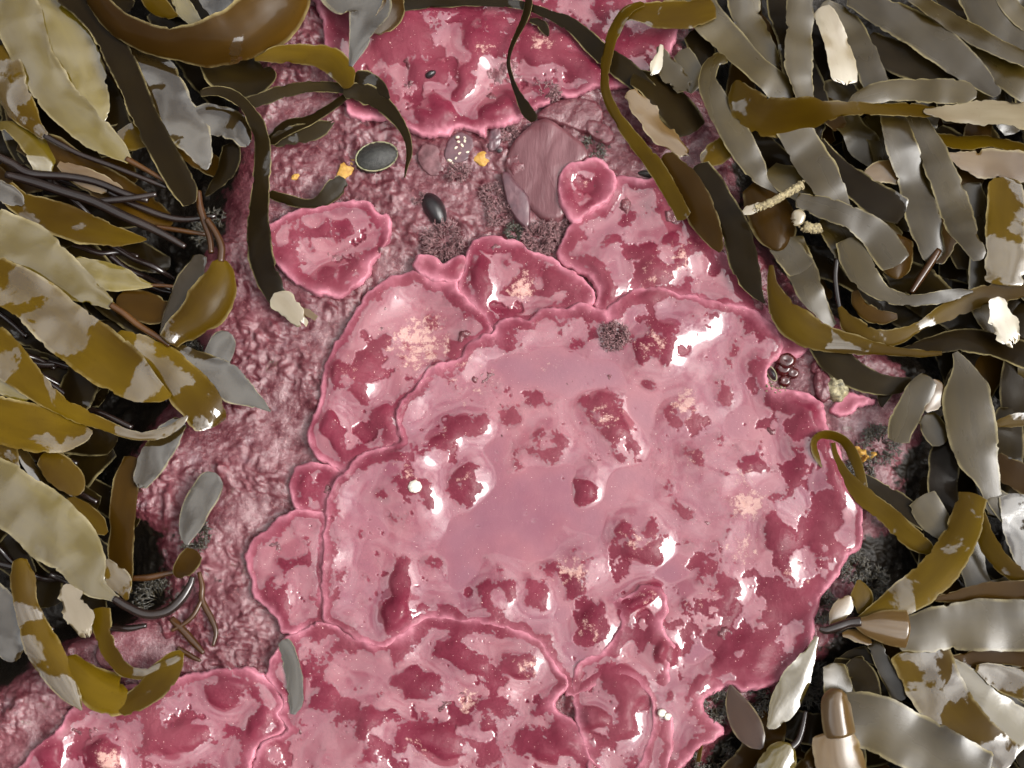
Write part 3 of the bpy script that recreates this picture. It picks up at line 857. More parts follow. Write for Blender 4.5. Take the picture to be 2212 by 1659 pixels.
def kelp(tile, sty, z, label, txt, r=0, rag=0.7, ruff=1.0, arch=.03, und=5, group=None, stipe=None, smat='stipe', name="kelp_frond", thick=THICK):
    BN[0] += 1
    pts = parse(tile, txt, r, z)
    if sty == 'grey' and und == 5:
        und = 15
    if not stipe:
        o = ribbon(name, pts, K[sty], rag=rag, ruff=ruff, arch=arch, seed=BN[0], und=und, thick=thick, rolln=11 if sty == 'grey' else 8)
        tag(o, label, "kelp", group)
    else:
        o = bpy.data.objects.new(name, None)
        COL.objects.link(o)
        tag(o, label, "kelp", group)
        ribbon("blade", pts, K[sty], o, rag=rag, ruff=ruff, arch=arch, seed=BN[0], und=und, thick=thick, rolln=11 if sty == 'grey' else 8)
        ox, oy, k = (0, 0, 1.0) if tile is None else (737.33 * tile[0], 553.0 * tile[1], 3.0)
        rows = []
        for tok in stipe.split():
            p = [float(x) for x in tok.split(',')]
            rows.append((p[0] / k + ox, p[1] / k + oy, p[2] / k, z + (p[3] if len(p) > 3 else -4)))
        stem_mesh("stipe", rows, K[smat], o)
    return o


def stalk(tile, sty, z, label, txt, group=None):
    BN[0] += 1
    ox, oy, k = (0, 0, 1.0) if tile is None else (737.33 * tile[0], 553.0 * tile[1], 3.0)
    rows = []
    for tok in txt.split():
        p = [float(x) for x in tok.split(',')]
        rows.append((p[0] / k + ox, p[1] / k + oy, p[2] / k, z + (p[3] if len(p) > 3 else 0)))
    return tag(stem_mesh("kelp_stipe", rows, K[sty]), label, "kelp stem", group)


# ---- left heap, upper part
T = (0, 0)
kelp(T, 'brown', 92, "broad shiny brown kelp strap arching in a deep curve over the others", "560,-90,55 640,30,62 780,165,72 980,262,72 1180,292,88 1400,272,120 1620,180,150 1790,30,165 1880,-200,150", r=38, arch=.2, group=GL)
kelp(T, 'dark', 62, "long straight dark brown kelp strap with pale rim and a small hole", "400,-80,75 560,60,80 690,220,82 800,430,88 910,690,85 1010,900,82 1130,1110,86 1200,1230,78 1235,1325,45", r=10, group=GL)
kelp(T, 'cream', 48, "very wide cream kelp blade narrowing to a dark stem", "30,-120,150 110,90,145 200,340,125 330,560,122 480,740,115 640,880,95 760,970,60 840,1045,22", r=4, ruff=.7, group=GL, stipe="820,1030,22 930,1090,17 1050,1160,15 1180,1240,13", smat='rstipe')
kelp(T, 'cream', 38, "cream kelp blade with brown worn spot and folded round end", "230,-120,100 360,80,118 470,290,130 545,480,126 610,640,98 655,745,55 672,785,10", r=-6, ruff=.8, group=GL)
kelp(T, 'patch', 40, "olive and cream kelp blade tapering into a long dark stem", "-60,330,90 20,440,120 80,600,110 170,740,80 240,830,42 300,890,24", r=14, group=GL, stipe="290,880,22 390,935,20 520,1000,18 750,1085,18 940,1160,17 1080,1215,14")
kelp(T, 'cream', 26, "small curled greyish kelp loop among dark stems", "-60,820,30 70,820,50 190,890,75 265,1010,75 285,1130,50", r=-25, group=GL)
kelp(T, 'silver', 44, "torn kelp blade with silvery patch and notched fishtail end", "830,230,60 960,400,110 1060,560,125 1140,700,120 1200,800,135 1275,930,100 1340,1095,26", r=-5, rag=1.1, ruff=.6, group=GL)
kelp(T, 'silver', 42, "ragged silver-grey kelp flap ending under the long brown strap", "1230,760,60 1330,770,100 1450,790,105 1550,850,80 1600,940,30", r=-3, rag=1.0, ruff=.5, group=GL)
kelp(T, 'dark', 70, "long brown kelp strap with yellow rim hanging onto the rough pink ground", "1300,600,20 1420,590,30 1540,640,36 1630,740,42 1690,880,52 1700,1030,56 1690,1210,62 1672,1420,74 1690,1640,82,14,-22 1735,1800,82,14,-40 1800,1930,64,8,-50 1850,2020,36,0,-54", r=22, rag=.8, group=GL)
kelp(T, 'olive', 58, "olive kelp blade bridging to a twisted yellow end above pink crust", "1650,384,10 1810,350,52 2000,358,58 2140,385,78 2225,470,70 2262,570,36", r=20, group=GL)
kelp(T, 'dark', 24, "narrow dark kelp strap arching over the rough pink ground", "1560,690,34 1700,640,40 1850,590,38 2030,560,36 2200,570,34 2290,600,20", r=15, group=GL)
kelp(T, 'dark', 20, "thin dark kelp ribbon with a blue-grey glint along its edge", "1740,930,40 1860,830,60 2000,780,45 2120,710,32 2220,640,26 2280,590,10", r=-20, group=GL)
kelp(T, 'dark', 16, "short dark olive kelp blade with toothed pale end on pink ground", "1760,930,30 1870,880,55 1990,860,62 2080,830,48 2150,790,12", r=12, rag=1.3, group=GL)
kelp(T, 'dark', 14, "black-brown folded kelp ribbon lying across a pink crust rim", "1740,1255,26 1850,1290,32 1980,1318,26 2080,1300,40 2170,1220,62 2235,1160,30", r=25, group=GL)
kelp(T, 'cream', 30, "pale kelp tongue tapering down from the top heap", "1150,-80,60 1190,40,58 1260,130,40 1320,185,8", r=10, group=GL)
kelp(T, 'olive', 26, "yellow-olive kelp curl beside the pale tongue", "960,-60,60 1010,20,66 1090,80,40 1150,100,6", r=22, group=GL)
kelp(T, 'silver', 22, "grey kelp blade behind the arching brown strap", "1380,-80,110 1420,40,95 1410,120,50 1390,160,10", r=0, group=GL)
kelp(T, 'patch', 20, "small olive kelp blade edge peeping under a cream blade", "760,870,20 850,880,95 930,900,80 985,930,30", r=-8, group=GL)
kelp(T, 'dark', 0, "broad dark brown kelp blade lying under the brown arch", "1330,330,60 1450,450,140 1600,500,150 1720,480,90 1760,440,20", r=-6, group=GL)
kelp(T, 'dark', 6, "dark sickle-shaped kelp blade curving behind the silver fishtail", "1500,930,60 1490,1030,72 1450,1130,60 1370,1230,26 1330,1270,8", r=15, group=GL)
stalk(T, 'stipe', 34, "thick glossy purple-brown kelp stem bending between cream blades", "-40,1000,26 80,1060,28 200,1125,30 440,1145,27 620,1180,26 820,1258,23 960,1300,18", GL)
stalk(T, 'stipe', 42, "longest glossy purple-brown kelp stem running down to the holdfast", "40,1130,24 250,1190,32 400,1240,33 600,1305,34 800,1400,33 950,1465,30 1080,1530,26 1200,1600,18", GL)
stalk(T, 'stipe', 38, "short kelp stem stub with a cut end", "540,1310,14 700,1300,24 850,1285,22 1015,1258,17", GL)
stalk(T, 'rstipe', 44, "forked reddish kelp stem hanging from the straight dark strap", "1285,1240,22 1295,1330,24 1330,1450,24 1360,1540,22 1370,1640,18", GL)
stalk(T, 'stipe', 20, "dark kelp stem low under the longest stem", "700,1240,22 900,1340,24 1150,1420,22 1400,1400,18", GL)
stalk(T, 'rstipe', 12, "thin orange-brown kelp stem lying flat in the shade", "1010,1470,16 1150,1490,17 1330,1520,14", GL)
kelp(T, 'olive', 46, "olive kelp blade with splashes of cream sheen and a pointed end", "20,1215,60 130,1310,70 310,1390,100 520,1470,105 730,1525,70 880,1548,32 950,1552,6", r=-10, group=GL)
kelp(T, 'silver', 50, "grey folded kelp end covering the olive blade's base", "-60,1230,70 30,1250,70 110,1290,52 150,1330,14", r=8, group=GL)
kelp(T, 'tan', 22, "pale yellow kelp blade wedged beneath dark stems", "380,1060,20 480,1120,50 620,1180,62 740,1220,40 810,1250,8", r=10, group=GL)
kelp(None, 'pale', 22, "torn whitish tip on the long brown strap's end", "592,634,12 608,650,22 628,670,24 644,690,19 652,700,15", r=6, rag=2.4, und=0)
kelp(None, 'tan', 17, "small tan flake of dead kelp beside the torn whitish tip", "640,664,5 660,674,9 684,688,5", r=0, rag=1.0, und=0)
# ---- left heap, middle
T = (0, 1)
kelp(T, 'cream', 52, "smooth cream kelp blade tapering to an orange-brown stem", "-100,-160,180 150,-40,175 300,60,165 450,150,120 580,235,80 680,290,45 735,325,24", r=5, ruff=.5, group=GL, stipe="720,318,24 800,370,23 900,450,22 1030,530,20 1100,580,16", smat='rstipe')
kelp(T, 'cream', 34, "pale leaf-shaped kelp blade with pointed end and thin stem", "480,20,30 560,80,72 660,120,92 780,150,80 890,178,40 990,190,10", r=-8, group=GL, stipe="980,190,12 1060,192,12 1150,200,10", smat='rstipe')
kelp(T, 'patch', 72, "longest grey-cream kelp strap turning olive where its end bends down", "-80,110,130 75,200,140 215,285,150 425,465,165 625,620,172 775,735,160 920,835,115 1040,890,60 1110,905,10", r=3, ruff=.5, und=3, group=GL)
kelp(T, 'olive', 60, "bright yellow-olive kelp blade twisted into a spoon shape", "1425,20,40 1430,120,90 1400,220,125 1340,330,135 1240,420,105 1150,490,80 1090,565,60", r=-22, arch=.3, group=GL, stipe="1340,-240,20 1400,-150,22 1435,-60,24 1430,40,26", smat='rstipe')
kelp(T, 'silver', 44, "brown and grey folded kelp blade behind the yellow spoon", "1300,-10,50 1270,80,75 1200,200,85 1120,350,60 1060,470,28 1030,545,8", r=18, group=GL)
kelp(T, 'brown', 30, "brown kelp blade with bright flecks under the leaf-shaped blade", "760,270,50 880,310,95 1000,350,100 1100,360,60", r=-12, group=GL)
kelp(T, 'patch', 64, "grey-brown kelp strap sweeping to a thin upturned hook", "-90,560,130 60,680,125 235,850,82 420,985,56 650,1085,40 880,1165,26 1050,1148,30 1160,1085,26 1215,1035,8", r=14, und=3, group=GL)
kelp(T, 'patch', 46, "brown kelp blade with cream blotches bending over at a square end", "740,520,50 900,590,85 1060,700,115 1190,830,135 1290,950,140 1350,1040,120,-20,-6 1380,1110,95,-40,-14", r=-4, und=4, group=GL)
kelp(T, 'silver', 38, "silver-grey pointed kelp blade lying onto the pitted pink ground", "1090,580,26 1250,660,60 1400,770,120 1530,860,105 1640,930,56 1755,1008,6", r=-3, ruff=.5, und=3, group=GL)
kelp(T, 'silver', 30, "smooth grey round-ended kelp lobe over the pitted ground", "1370,730,40 1395,680,82 1430,600,88 1460,530,74 1480,492,28", r=2, ruff=.2, und=2, rag=0, group=GL)
kelp(T, 'patch', 56, "yellow-olive kelp blade with wide cream band and blunt end", "-80,1040,140 120,1090,150 300,1130,150 430,1150,120 540,1150,62 600,1140,10", r=-6, group=GL)
kelp(T, 'cream', 50, "small cream kelp corner above the banded olive blade", "-40,810,60 60,850,60 140,900,40 195,920,8", r=6, group=GL)
kelp(T, 'silver', 22, "white-grey kelp patch peppered with dark pits beside the pink ground", "1180,1060,40 1090,1170,85 1010,1290,92 950,1400,82 900,1500,40", r=3, ruff=.4, und=2, rag=.9, group=GL)
kelp(T, 'brown', 10, "upright brown kelp strap rooted in the shaded hollow", "860,1300,60 820,1450,82 795,1620,86 785,1850,84 785,2040,82 820,2200,40", r=10, group=GL)
kelp(T, 'silver', 34, "grey oval kelp paddle with brown tapering base on pink ground", "1395,1405,30 1370,1450,80 1330,1540,94 1275,1630,92 1235,1730,80 1215,1810,50 1210,1870,10", r=0, ruff=.3, und=2, rag=0, group=GL)
kelp(T, 'patch', 44, "olive kelp fold with white glare streaks below the banded blade", "270,1290,50 370,1370,92 460,1460,88 510,1550,35", r=-14, group=GL)
kelp(T, 'silver', 36, "narrow kelp strip with a blue-white edge beside the olive fold", "120,1230,24 200,1370,34 270,1480,36 330,1590,10", r=-25, group=GL)
kelp(T, 'patch', 40, "brown and white kelp end at the heap's lower side", "-60,1180,90 20,1280,90 70,1400,60 90,1480,20", r=10, group=GL)
# ---- left heap, lower part
T = (0, 2)
kelp(T, 'cream', 70, "large cream kelp blade with an olive blotch narrowing to a purple stem", "-160,-260,150 20,-130,180 200,0,190 370,140,195 500,270,165 570,400,125 620,480,80 700,530,40 760,570,24", r=4, ruff=.6, und=3, group=GL, stipe="740,560,26 830,615,28 950,665,30 1080,645,30 1170,570,30 1230,480,24 1250,420,18")
kelp(T, 'olive', 60, "yellow-olive kelp edge lapping the large cream blade", "430,-80,50 530,10,72 620,80,66 690,140,16", r=-15, group=GL)
kelp(T, 'patch', 74, "small pointed cream and olive kelp leaf on the brown strap", "690,310,16 730,390,64 790,470,66 825,570,10", r=12, group=GL)
kelp(T, 'patch', 62, "long grey-white kelp strap curling down to a point over mottled ground", "130,300,40 140,420,70 160,560,66 200,700,78 270,860,102 350,1010,92 440,1150,66 530,1285,8", r=-12, arch=.25, group=GL)
kelp(T, 'silver', 50, "wide grey kelp blade at the heap's outer lower side", "-120,520,110 20,660,120 60,830,110 90,970,50", r=8, group=GL)
kelp(T, 'olive', 46, "glossy brown bowl-shaped kelp blade with light rim on the pale-margined crust", "430,940,40 540,1060,90 670,1160,125 770,1190,118 830,1160,50", r=-18, arch=.35, group=GL)
kelp(T, 'pale', 66, "torn whitish kelp scrap with upturned corners", "420,470,50 470,590,80 520,700,85 560,790,50", r=10, rag=3.2, group=GL)
kelp(T, 'olive', 54, "olive kelp ribbon looping under to a fold above pink crust", "640,620,80 660,760,60 710,900,54 800,1020,44 930,1050,34 1080,1000,36 1170,940,16", r=16, group=GL)
kelp(T, 'olive', 50, "short yellow and brown kelp blade with grey square-cut end on crust", "770,1290,40 860,1230,66 960,1160,84 1060,1060,92 1130,960,66 1180,905,20", r=-6, group=GL)
kelp(T, 'brown', 30, "small brown kelp leaf with white crescent of glare by the stem", "1270,250,60 1220,320,78 1170,390,60 1160,430,14", r=18, group=GL)
stalk(T, 'rstipe', 8, "branching glossy orange-brown kelp holdfast strand on pink ground", "1290,390,14 1310,480,18 1310,570,20 1370,690,20 1400,780,16 1380,870,10", "holdfast strands")
stalk(T, 'rstipe', 10, "holdfast strand forking back toward the purple stem", "1310,565,14 1260,660,16 1200,720,15 1110,770,12", "holdfast strands")
stalk(T, 'rstipe', 7, "thick straight holdfast strand with bright gloss lines", "1110,690,22 1190,770,26 1260,850,24 1320,915,14", "holdfast strands")
stalk(T, 'rstipe', 6, "short holdfast strand curling onto the crust margin", "1150,880,16 1230,930,18 1300,965,10", "holdfast strands")
stalk(T, 'rstipe', 2, "horizontal shaded kelp strand in the hollow", "850,430,18 960,425,22 1080,400,18 1160,385,12", "holdfast strands")
stalk(T, 'stipe', 0, "dark shaded kelp strand above the mottled pink stone", "700,750,20 830,755,22 950,735,14", "holdfast strands")
kelp(T, 'silver', 16, "stray grey-green kelp scrap lying alone on the pink crust", "1830,830,34 1865,900,52 1895,1020,52 1915,1140,52 1915,1240,40 1895,1310,14", r=4, rag=.8, ruff=.3, und=1)
# ---- upper middle
T = (1, 0)
kelp(T, 'silver', 66, "wide silver-grey kelp blade narrowing to a twisted tail over the glossy crust", "20,-220,240 110,-60,225 170,60,150 140,170,90 110,280,60 80,370,34 62,430,12", r=3, group=GL, und=2)
kelp(T, 'brown', 56, "brown back of a folded kelp blade beside the silver-grey blade", "330,-60,60 340,40,70 290,130,68 210,210,28", r=-28, group=GL)
kelp(T, 'dark', 38, "dark pointed kelp flap beneath the twisted yellow end", "80,500,40 170,520,52 250,570,46 310,640,10", r=12, group=GL)
kelp(T, 'dark', 34, "thin brown kelp ribbon curling down to a hair-fine tip on rough ground", "10,600,30 130,600,62 260,670,55 360,770,36 420,880,26 440,990,20 420,1090,10 410,1150,4", r=18, group=GL)
kelp(T, 'dark', 24, "dark kelp strap arching across the glossy crust to the maroon stone", "330,40,40 620,10,36 900,10,26 1150,30,28 1310,80,30 1500,170,44 1650,310,58 1800,430,66 1960,560,60 2080,660,30", r=16, group=GR)
kelp(T, 'dark', 34, "slender twisted kelp ribbon dangling over the glossy crust", "1215,-60,26 1205,60,26 1160,180,22 1105,300,15 1082,400,12 1105,510,14 1145,610,20 1200,710,36 1260,780,26", r=28, rag=.5, group=GR)
kelp(T, 'dark', 16, "tiny black kelp tip beside the slender twisted ribbon", "1220,130,14 1290,150,30 1325,200,24 1340,235,6", r=0, group=GR)
kelp(T, 'patch', 70, "olive kelp blade with grey sheen feeding a long thin ribbon", "2420,40,90 2230,90,100 2060,95,98 1920,80,66 1820,110,34", r=6, group=GR)
kelp(T, 'olive', 66, "long thin olive kelp ribbon edging the grey heap, widening downwards", "1960,20,26 1850,70,38 1775,190,40 1730,330,36 1705,480,28 1720,620,28 1790,760,32 1900,910,40 2020,1060,46 2130,1230,48 2230,1420,44", r=30, group=GR)
kelp(T, 'tan', 48, "tan dried kelp blade with frayed end beside the thin ribbon", "1860,590,50 1950,700,76 2050,830,82 2140,920,72 2240,1000,36", r=-10, rag=1.8, group=GR)
kelp(T, 'grey', 44, "grey kelp blade with white torn corner above the tan blade", "2060,300,20 2090,380,50 2150,480,76 2240,580,60", r=5, rag=1.4, group=GR)
kelp(T, 'pale', 50, "small bright white torn kelp flake", "2075,290,10 2065,350,22 2040,430,36 2010,480,10", r=-15, rag=2.0, group=GR)
kelp(T, 'dark', 30, "black-brown kelp blade in shade behind the tan blade", "1880,500,60 2020,560,110 2160,700,130 2280,860,120", r=-15, group=GR)
# ---- right heap, upper part
T = (2, 0)
kelp(T, 'grey', 62, "grey kelp strap running diagonally to the ribbon's brown curl", "40,-120,118 130,60,112 240,200,102 350,320,92 470,430,84 580,530,92 690,650,88", r=4, rag=.4, group=GR)
kelp(T, 'grey', 50, "yellow-grey ragged-edged kelp strap behind the diagonal strap", "380,-100,100 410,90,98 475,215,86 540,325,72 610,430,50", r=-6, rag=1.2, group=GR)
kelp(T, 'grey', 70, "upright grey kelp strap with pale nibbled edge", "765,-100,86 758,120,86 750,330,88 765,500,84 800,660,56", r=-8, rag=1.3, group=GR)
kelp(T, 'olive', 92, "brown kelp curl twisting into a horizontal sunlit white ribbon", "345,520,22,30 385,640,84,34 480,735,104,40 640,765,92,46 840,735,66,50 1010,708,46,30 1220,705,40,0 1450,712,50,-16 1600,722,46,-22 1680,728,20,-24", rag=1.3, ruff=.8, und=2, group=GR)
kelp(T, 'pale', 98, "ragged kelp end coloured white with painted sun glare, lying over grey straps", "1560,722,30 1760,735,62 1960,730,92 2150,735,104 2380,745,112", r=-26, rag=2.2, ruff=.8, und=2, group=GR)
kelp(T, 'grey', 78, "grey tongue-shaped kelp blade with frayed end above the white ribbon", "1070,690,16 1180,625,54 1350,585,70 1550,585,74 1720,590,80 1840,600,72 1905,612,22", r=2, rag=.7, group=GR)
kelp(T, 'pale', 66, "short kelp blade coloured white with painted sun glare, hanging between grey straps", "890,50,55,10 950,150,72,0 1000,290,86,-14 1040,430,92,-20 1055,545,88,-20", rag=.9, und=2, group=GR)
kelp(T, 'grey', 54, "grey kelp strap curving behind the short white blade", "900,30,50 1060,140,72 1150,290,76 1205,420,78 1255,560,80 1290,680,56", r=6, group=GR)
kelp(T, 'dark', 40, "dark olive kelp blade fading to grey beneath the diagonal grey straps", "1190,250,60 1330,340,95 1480,400,110 1660,470,92 1860,530,44", r=10, group=GR)
kelp(T, 'grey', 74, "long broad grey kelp strap with a wavy side running to the frayed tongue", "1080,-30,60 1300,80,92 1480,165,112 1640,275,118 1770,375,104 1900,480,80 2050,615,34", r=5, und=6, group=GR)
kelp(T, 'grey', 80, "grey kelp strap with yellow margin crossing the upper corner", "1440,-80,60 1590,40,62 1750,145,70 1900,230,70 2060,315,62 2300,410,62", r=-10, rag=.8, group=GR)
kelp(T, 'grey', 66, "wide grey kelp blade with a dark hollow in its middle", "1870,-120,110 1950,60,114 2045,185,98 2160,270,84 2320,350,84", r=6, group=GR)
kelp(T, 'grey', 72, "narrow grey kelp strap at the heap's far corner", "2050,-80,56 2150,70,64 2300,200,66", r=-6, group=GR)
kelp(T, 'grey', 46, "blue-grey kelp blade beneath the yellow-margined strap", "1800,260,70 1960,380,96 2120,490,104 2330,630,104", r=2, group=GR)
kelp(T, 'grey', 56, "grey kelp strap hanging from the white ribbon and darkening as it bends down", "1360,700,88 1395,850,100 1435,1000,106 1490,1140,98 1530,1300,100,5,-8 1580,1480,96,10,-26 1640,1690,70,10,-44", r=-4, rag=.7, group=GR)
kelp(T, 'grey', 62, "grey kelp strap with small tears hanging beside the darkening strap", "1495,710,62 1575,890,78 1655,1065,92 1725,1230,98 1775,1380,96 1830,1510,80 1940,1680,46", r=5, rag=.8, group=GR)
kelp(T, 'grey', 66, "grey kelp strap springing from an olive loop and ending in a pinched tip", "270,360,50,20 185,420,52,25 165,540,58,20 235,680,84 315,820,92 395,960,92 465,1085,78 520,1170,40 615,1252,6", r=0, group=GR)
kelp(T, 'patch', 42, "short yellow-grey kelp blade with split end below the looped strap", "120,1050,40 210,1000,78 290,930,70 340,850,34", r=-8, rag=1.4, group=GR)
kelp(T, 'grey', 60, "smooth wide grey kelp strap below the brown curl", "680,760,110 755,900,116 845,1040,118 920,1160,112 990,1290,92 1020,1360,70", r=0, ruff=.6, group=GR)
kelp(T, 'grey', 72, "grey kelp strap with rolled knobby end beside the crusty stick", "735,1295,46 830,1320,62 960,1360,76 1080,1405,78 1200,1480,92 1300,1585,108 1390,1720,100", r=4, group=GR)
kelp(T, 'dark', 46, "dark brown kelp strap shaded under the smooth wide strap", "860,920,50 990,1080,72 1140,1210,92 1290,1310,100 1440,1380,84", r=12, group=GR)
kelp(T, 'tan', 44, "small cream kelp leaf pointing toward the dark gap", "1125,1155,6 1195,1140,42 1290,1112,72 1410,1110,86", r=-8, group=GR)
kelp(T, 'brown', 30, "smooth brown dome-like kelp blade with rounded end under the crusty stick", "470,1180,90 540,1310,146 590,1440,158 612,1560,110 618,1625,30", r=-8, arch=.4, ruff=.3, group=GR)
kelp(T, 'olive', 40, "thin olive kelp strip with bright ragged edge under the white ribbon", "1600,885,26 1790,925,58 2000,920,48 2260,985,46", r=-20, rag=1.5, group=GR)
kelp(T, 'tan', 46, "yellow-edged tattered kelp blade at the heap's outer side", "1720,1010,20 1890,1055,74 2060,1065,90 2300,1100,96", r=8, rag=2, group=GR)
kelp(T, 'patch', 54, "olive kelp blade folded over a pale crease at its top", "2090,1150,70,0 2090,1210,104 2092,1330,114 2092,1520,118 2090,1760,120 2085,1850,112", r=6, group=GR)
kelp(T, 'brown', 44, "brown kelp blade with yellow margin tapering onto the pink crust", "-120,1000,44 0,1160,86 90,1320,96 165,1470,80 225,1590,40 240,1635,8", r=20, rag=.7, group=GR)
kelp(T, 'dark', 38, "dark kelp strap with grey glints narrowing to a point on pink crust", "90,1070,70 210,1260,90 310,1430,96 370,1590,92 400,1710,90 450,1850,62 530,1965,8", r=10, group=GR)
kelp(T, 'grey', 30, "grey kelp blade half hidden at the crust's upper corner", "-20,330,60 40,420,70 70,520,60 40,600,20", r=0, group=GR)
kelp(T, 'dark', 20, "dark brown kelp blade behind the olive loop", "60,200,60 120,300,80 130,430,70 90,540,30", r=10, group=GR)
kelp(T, 'grey', 34, "grey kelp strap in the gap under the rolled knobby end", "900,1420,60 1000,1520,100 1080,1620,110 1160,1760,100", r=-4, group=GR)
kelp(T, 'grey', 24, "grey kelp strap passing under the brown dome-like blade", "600,1560,70 690,1640,95 780,1760,100", r=0, group=GR)
# ---- right heap, middle
T = (2, 1)
kelp(T, 'grey', 30, "light grey kelp strap ending behind the large olive blade", "690,-120,96 740,20,98 790,150,94 850,270,80 930,390,48 985,450,22", r=0, group=GR)
kelp(T, 'dark', 22, "dark smooth kelp strap emerging below the large olive blade", "880,540,80 990,680,98 1130,780,86 1300,835,62 1500,830,42", r=14, und=2, group=GR)
kelp(T, 'olive', 50, "large olive kelp blade sweeping from a pointed twist along the dark hollow", "572,60,14 585,200,38 650,350,84 770,465,104 930,535,84 1140,580,54 1340,612,32 1520,632,24 1680,630,12", r=14, und=2, arch=.2, group=GR)
kelp(T, 'dark', 44, "wide dark brown kelp strap with a pale upper seam leading out to the side", "1420,612,16 1600,580,56 1790,545,74 2000,570,88 2300,670,94", r=-16, und=2, group=GR)
kelp(T, 'olive', 42, "olive kelp blade twisting upward with a thin torn edge", "1015,330,14 1090,450,58 1240,535,58 1400,522,50 1540,452,28 1690,370,52 1860,290,62 2060,232,62 2320,200,62", r=16, und=2, rag=1.0, group=GR, stipe="1000,20,18 990,130,18 1000,240,17 1020,350,14")
kelp(T, 'brown', 26, "small brown kelp loop around a gap with pink showing", "1118,225,18 1140,310,42 1205,368,50 1300,398,42 1390,390,16", r=22, group=GR)
kelp(T, 'grey', 52, "grey kelp strap curving into a thin dark tail above the hollow", "1090,-120,100 1130,30,98 1200,155,80 1310,245,54 1450,285,38 1620,275,38 1780,245,30 1880,228,10", r=10, und=2, group=GR)
kelp(T, 'brown', 34, "brown rounded kelp blade hanging above the hollow", "1385,-140,122 1382,-20,124 1386,80,100 1392,150,30", r=-10, arch=.35, ruff=.3, group=GR)
stalk(T, 'rstipe', 24, "thin brown kelp stem slanting into the dark hollow", "1660,-40,24 1590,70,26 1530,160,25 1480,240,18", GR)
kelp(T, 'pale', 74, "crumpled white and grey kelp end with a torn fringe", "2045,265,30 2055,340,66 2080,430,98 2110,500,90 2135,560,60", r=-14, rag=3.2, group=GR)
kelp(T, 'grey', 66, "large leaf-shaped grey kelp blade with two drips of water", "1765,625,18 1815,720,62 1840,850,128 1855,1000,156 1880,1150,156 1915,1300,130,4,-6 1985,1470,72,4,-20 2040,1680,56,4,-40", r=3, ruff=.6, und=4, arch=.05, group=GR)
kelp(T, 'grey', 58, "brown-topped grey kelp blade folding over at the bend", "1395,1210,64 1425,1090,80 1490,960,84 1555,850,84 1605,785,52", r=-6, und=2, group=GR)
kelp(T, 'tan', 52, "tan underside of the folded kelp bend", "1625,800,26 1665,880,48 1630,950,48 1575,1005,12", r=-12, group=GR)
kelp(T, 'grey', 40, "small grey kelp blade below the tan underside", "1570,1030,60 1625,1115,82 1680,1225,58", r=2, group=GR)
kelp(T, 'olive', 30, "narrow olive kelp loop standing on the pink crust edge", "1030,1400,12,0,-12 930,1365,24,10,-8 868,1275,34,30 872,1195,36,45 950,1160,24,50 1050,1205,26,45 1115,1310,30,30 1155,1430,30,10 1185,1600,26,0,-10", und=0, ruff=.3, rag=.2, group=GR)
kelp(T, 'olive', 26, "yellow kelp blade with a dark grey stalk beside the narrow loop", "975,1210,14 1000,1310,18 1070,1440,38 1180,1560,54 1320,1670,58 1440,1790,62 1560,1880,52 1640,1930,10", r=18, und=2, group=GR)
kelp(T, 'dark', 18, "dark olive kelp strap in shade below the narrow loop", "1150,1420,26 1290,1530,58 1440,1630,64 1600,1740,56", r=8, group=GR)
kelp(T, 'brown', 40, "brown kelp blade at the outer side below the grey leaf", "2020,1300,40 2130,1400,84 2320,1500,92", r=14, group=GR)
kelp(T, 'grey', 36, "grey kelp corner under the brown outer blade", "2000,1540,50 2110,1640,92 2280,1760,100", r=-4, group=GR)
kelp(T, 'olive', 44, "slim olive kelp strap leaving the grey leaf sideways", "2020,1095,12 2110,1072,34 2320,1040,42", r=10, group=GR)
kelp(T, 'dark', 8, "stubby grey-brown kelp end with a bright glint", "1320,800,52 1310,870,50 1295,940,30 1290,980,8", r=10, und=0, group=GR)
# ---- right heap, lower part
T = (2, 2)
kelp(T, 'olive', 56, "broad olive kelp strap rising from a cream base into shadow", "1125,702,10 1270,640,56 1430,560,104 1590,450,112 1720,300,112 1825,100,102 1890,-120,84", r=-10, und=2, group=GR)
kelp(T, 'tan', 40, "small cream kelp leaf at the crust edge beside the purple stem", "955,735,8 1005,665,54 1055,598,56 1085,545,10", r=6, group=GR)
kelp(T, 'olive', 36, "small olive-brown kelp leaf over dark turf", "1140,440,12 1162,530,72 1160,610,58 1145,660,14", r=-10, group=GR)
kelp(T, 'tan', 74, "glossy tan rolled kelp base with a curling purple stem", "1120,715,24 1210,738,68 1320,745,106 1430,752,118 1475,756,118", r=0, arch=.5, ruff=.2, und=0, rag=0, group=GR, stipe="885,755,16 930,765,26 1000,745,30 1080,718,30 1150,712,36")
kelp(T, 'grey', 64, "broad grey kelp strap with scratched brown marks beside the tan roll", "1380,800,90 1540,775,124 1740,738,140 1950,732,158 2320,735,150", r=3, und=4, group=GR)
kelp(T, 'brown', 52, "brown kelp strap lying along the top of the scratched strap", "1630,565,12 1790,545,38 2000,512,54 2320,500,60", r=12, und=2, group=GR)
kelp(T, 'tan', 50, "small tan kelp fold under the purple stem", "1035,795,14 1125,795,44 1225,850,26", r=-16, group=GR)
kelp(T, 'patch', 54, "wide grey kelp strap with olive bare patches bending away below", "1520,860,186 1575,1000,184 1650,1160,172 1745,1300,164 1900,1440,130 2140,1620,100", r=2, und=4, ruff=.6, group=GR)
kelp(T, 'grey', 20, "dark grey kelp strap in the gap beside the patchy strap", "1235,840,44 1295,970,52 1360,1100,56 1425,1220,56", r=10, group=GR)
kelp(T, 'cream', 46, "smooth cream kelp blade at the lower outer side", "1700,980,60 1840,1140,130 2000,1300,150 2240,1500,150", r=0, ruff=.5, und=3, group=GR)
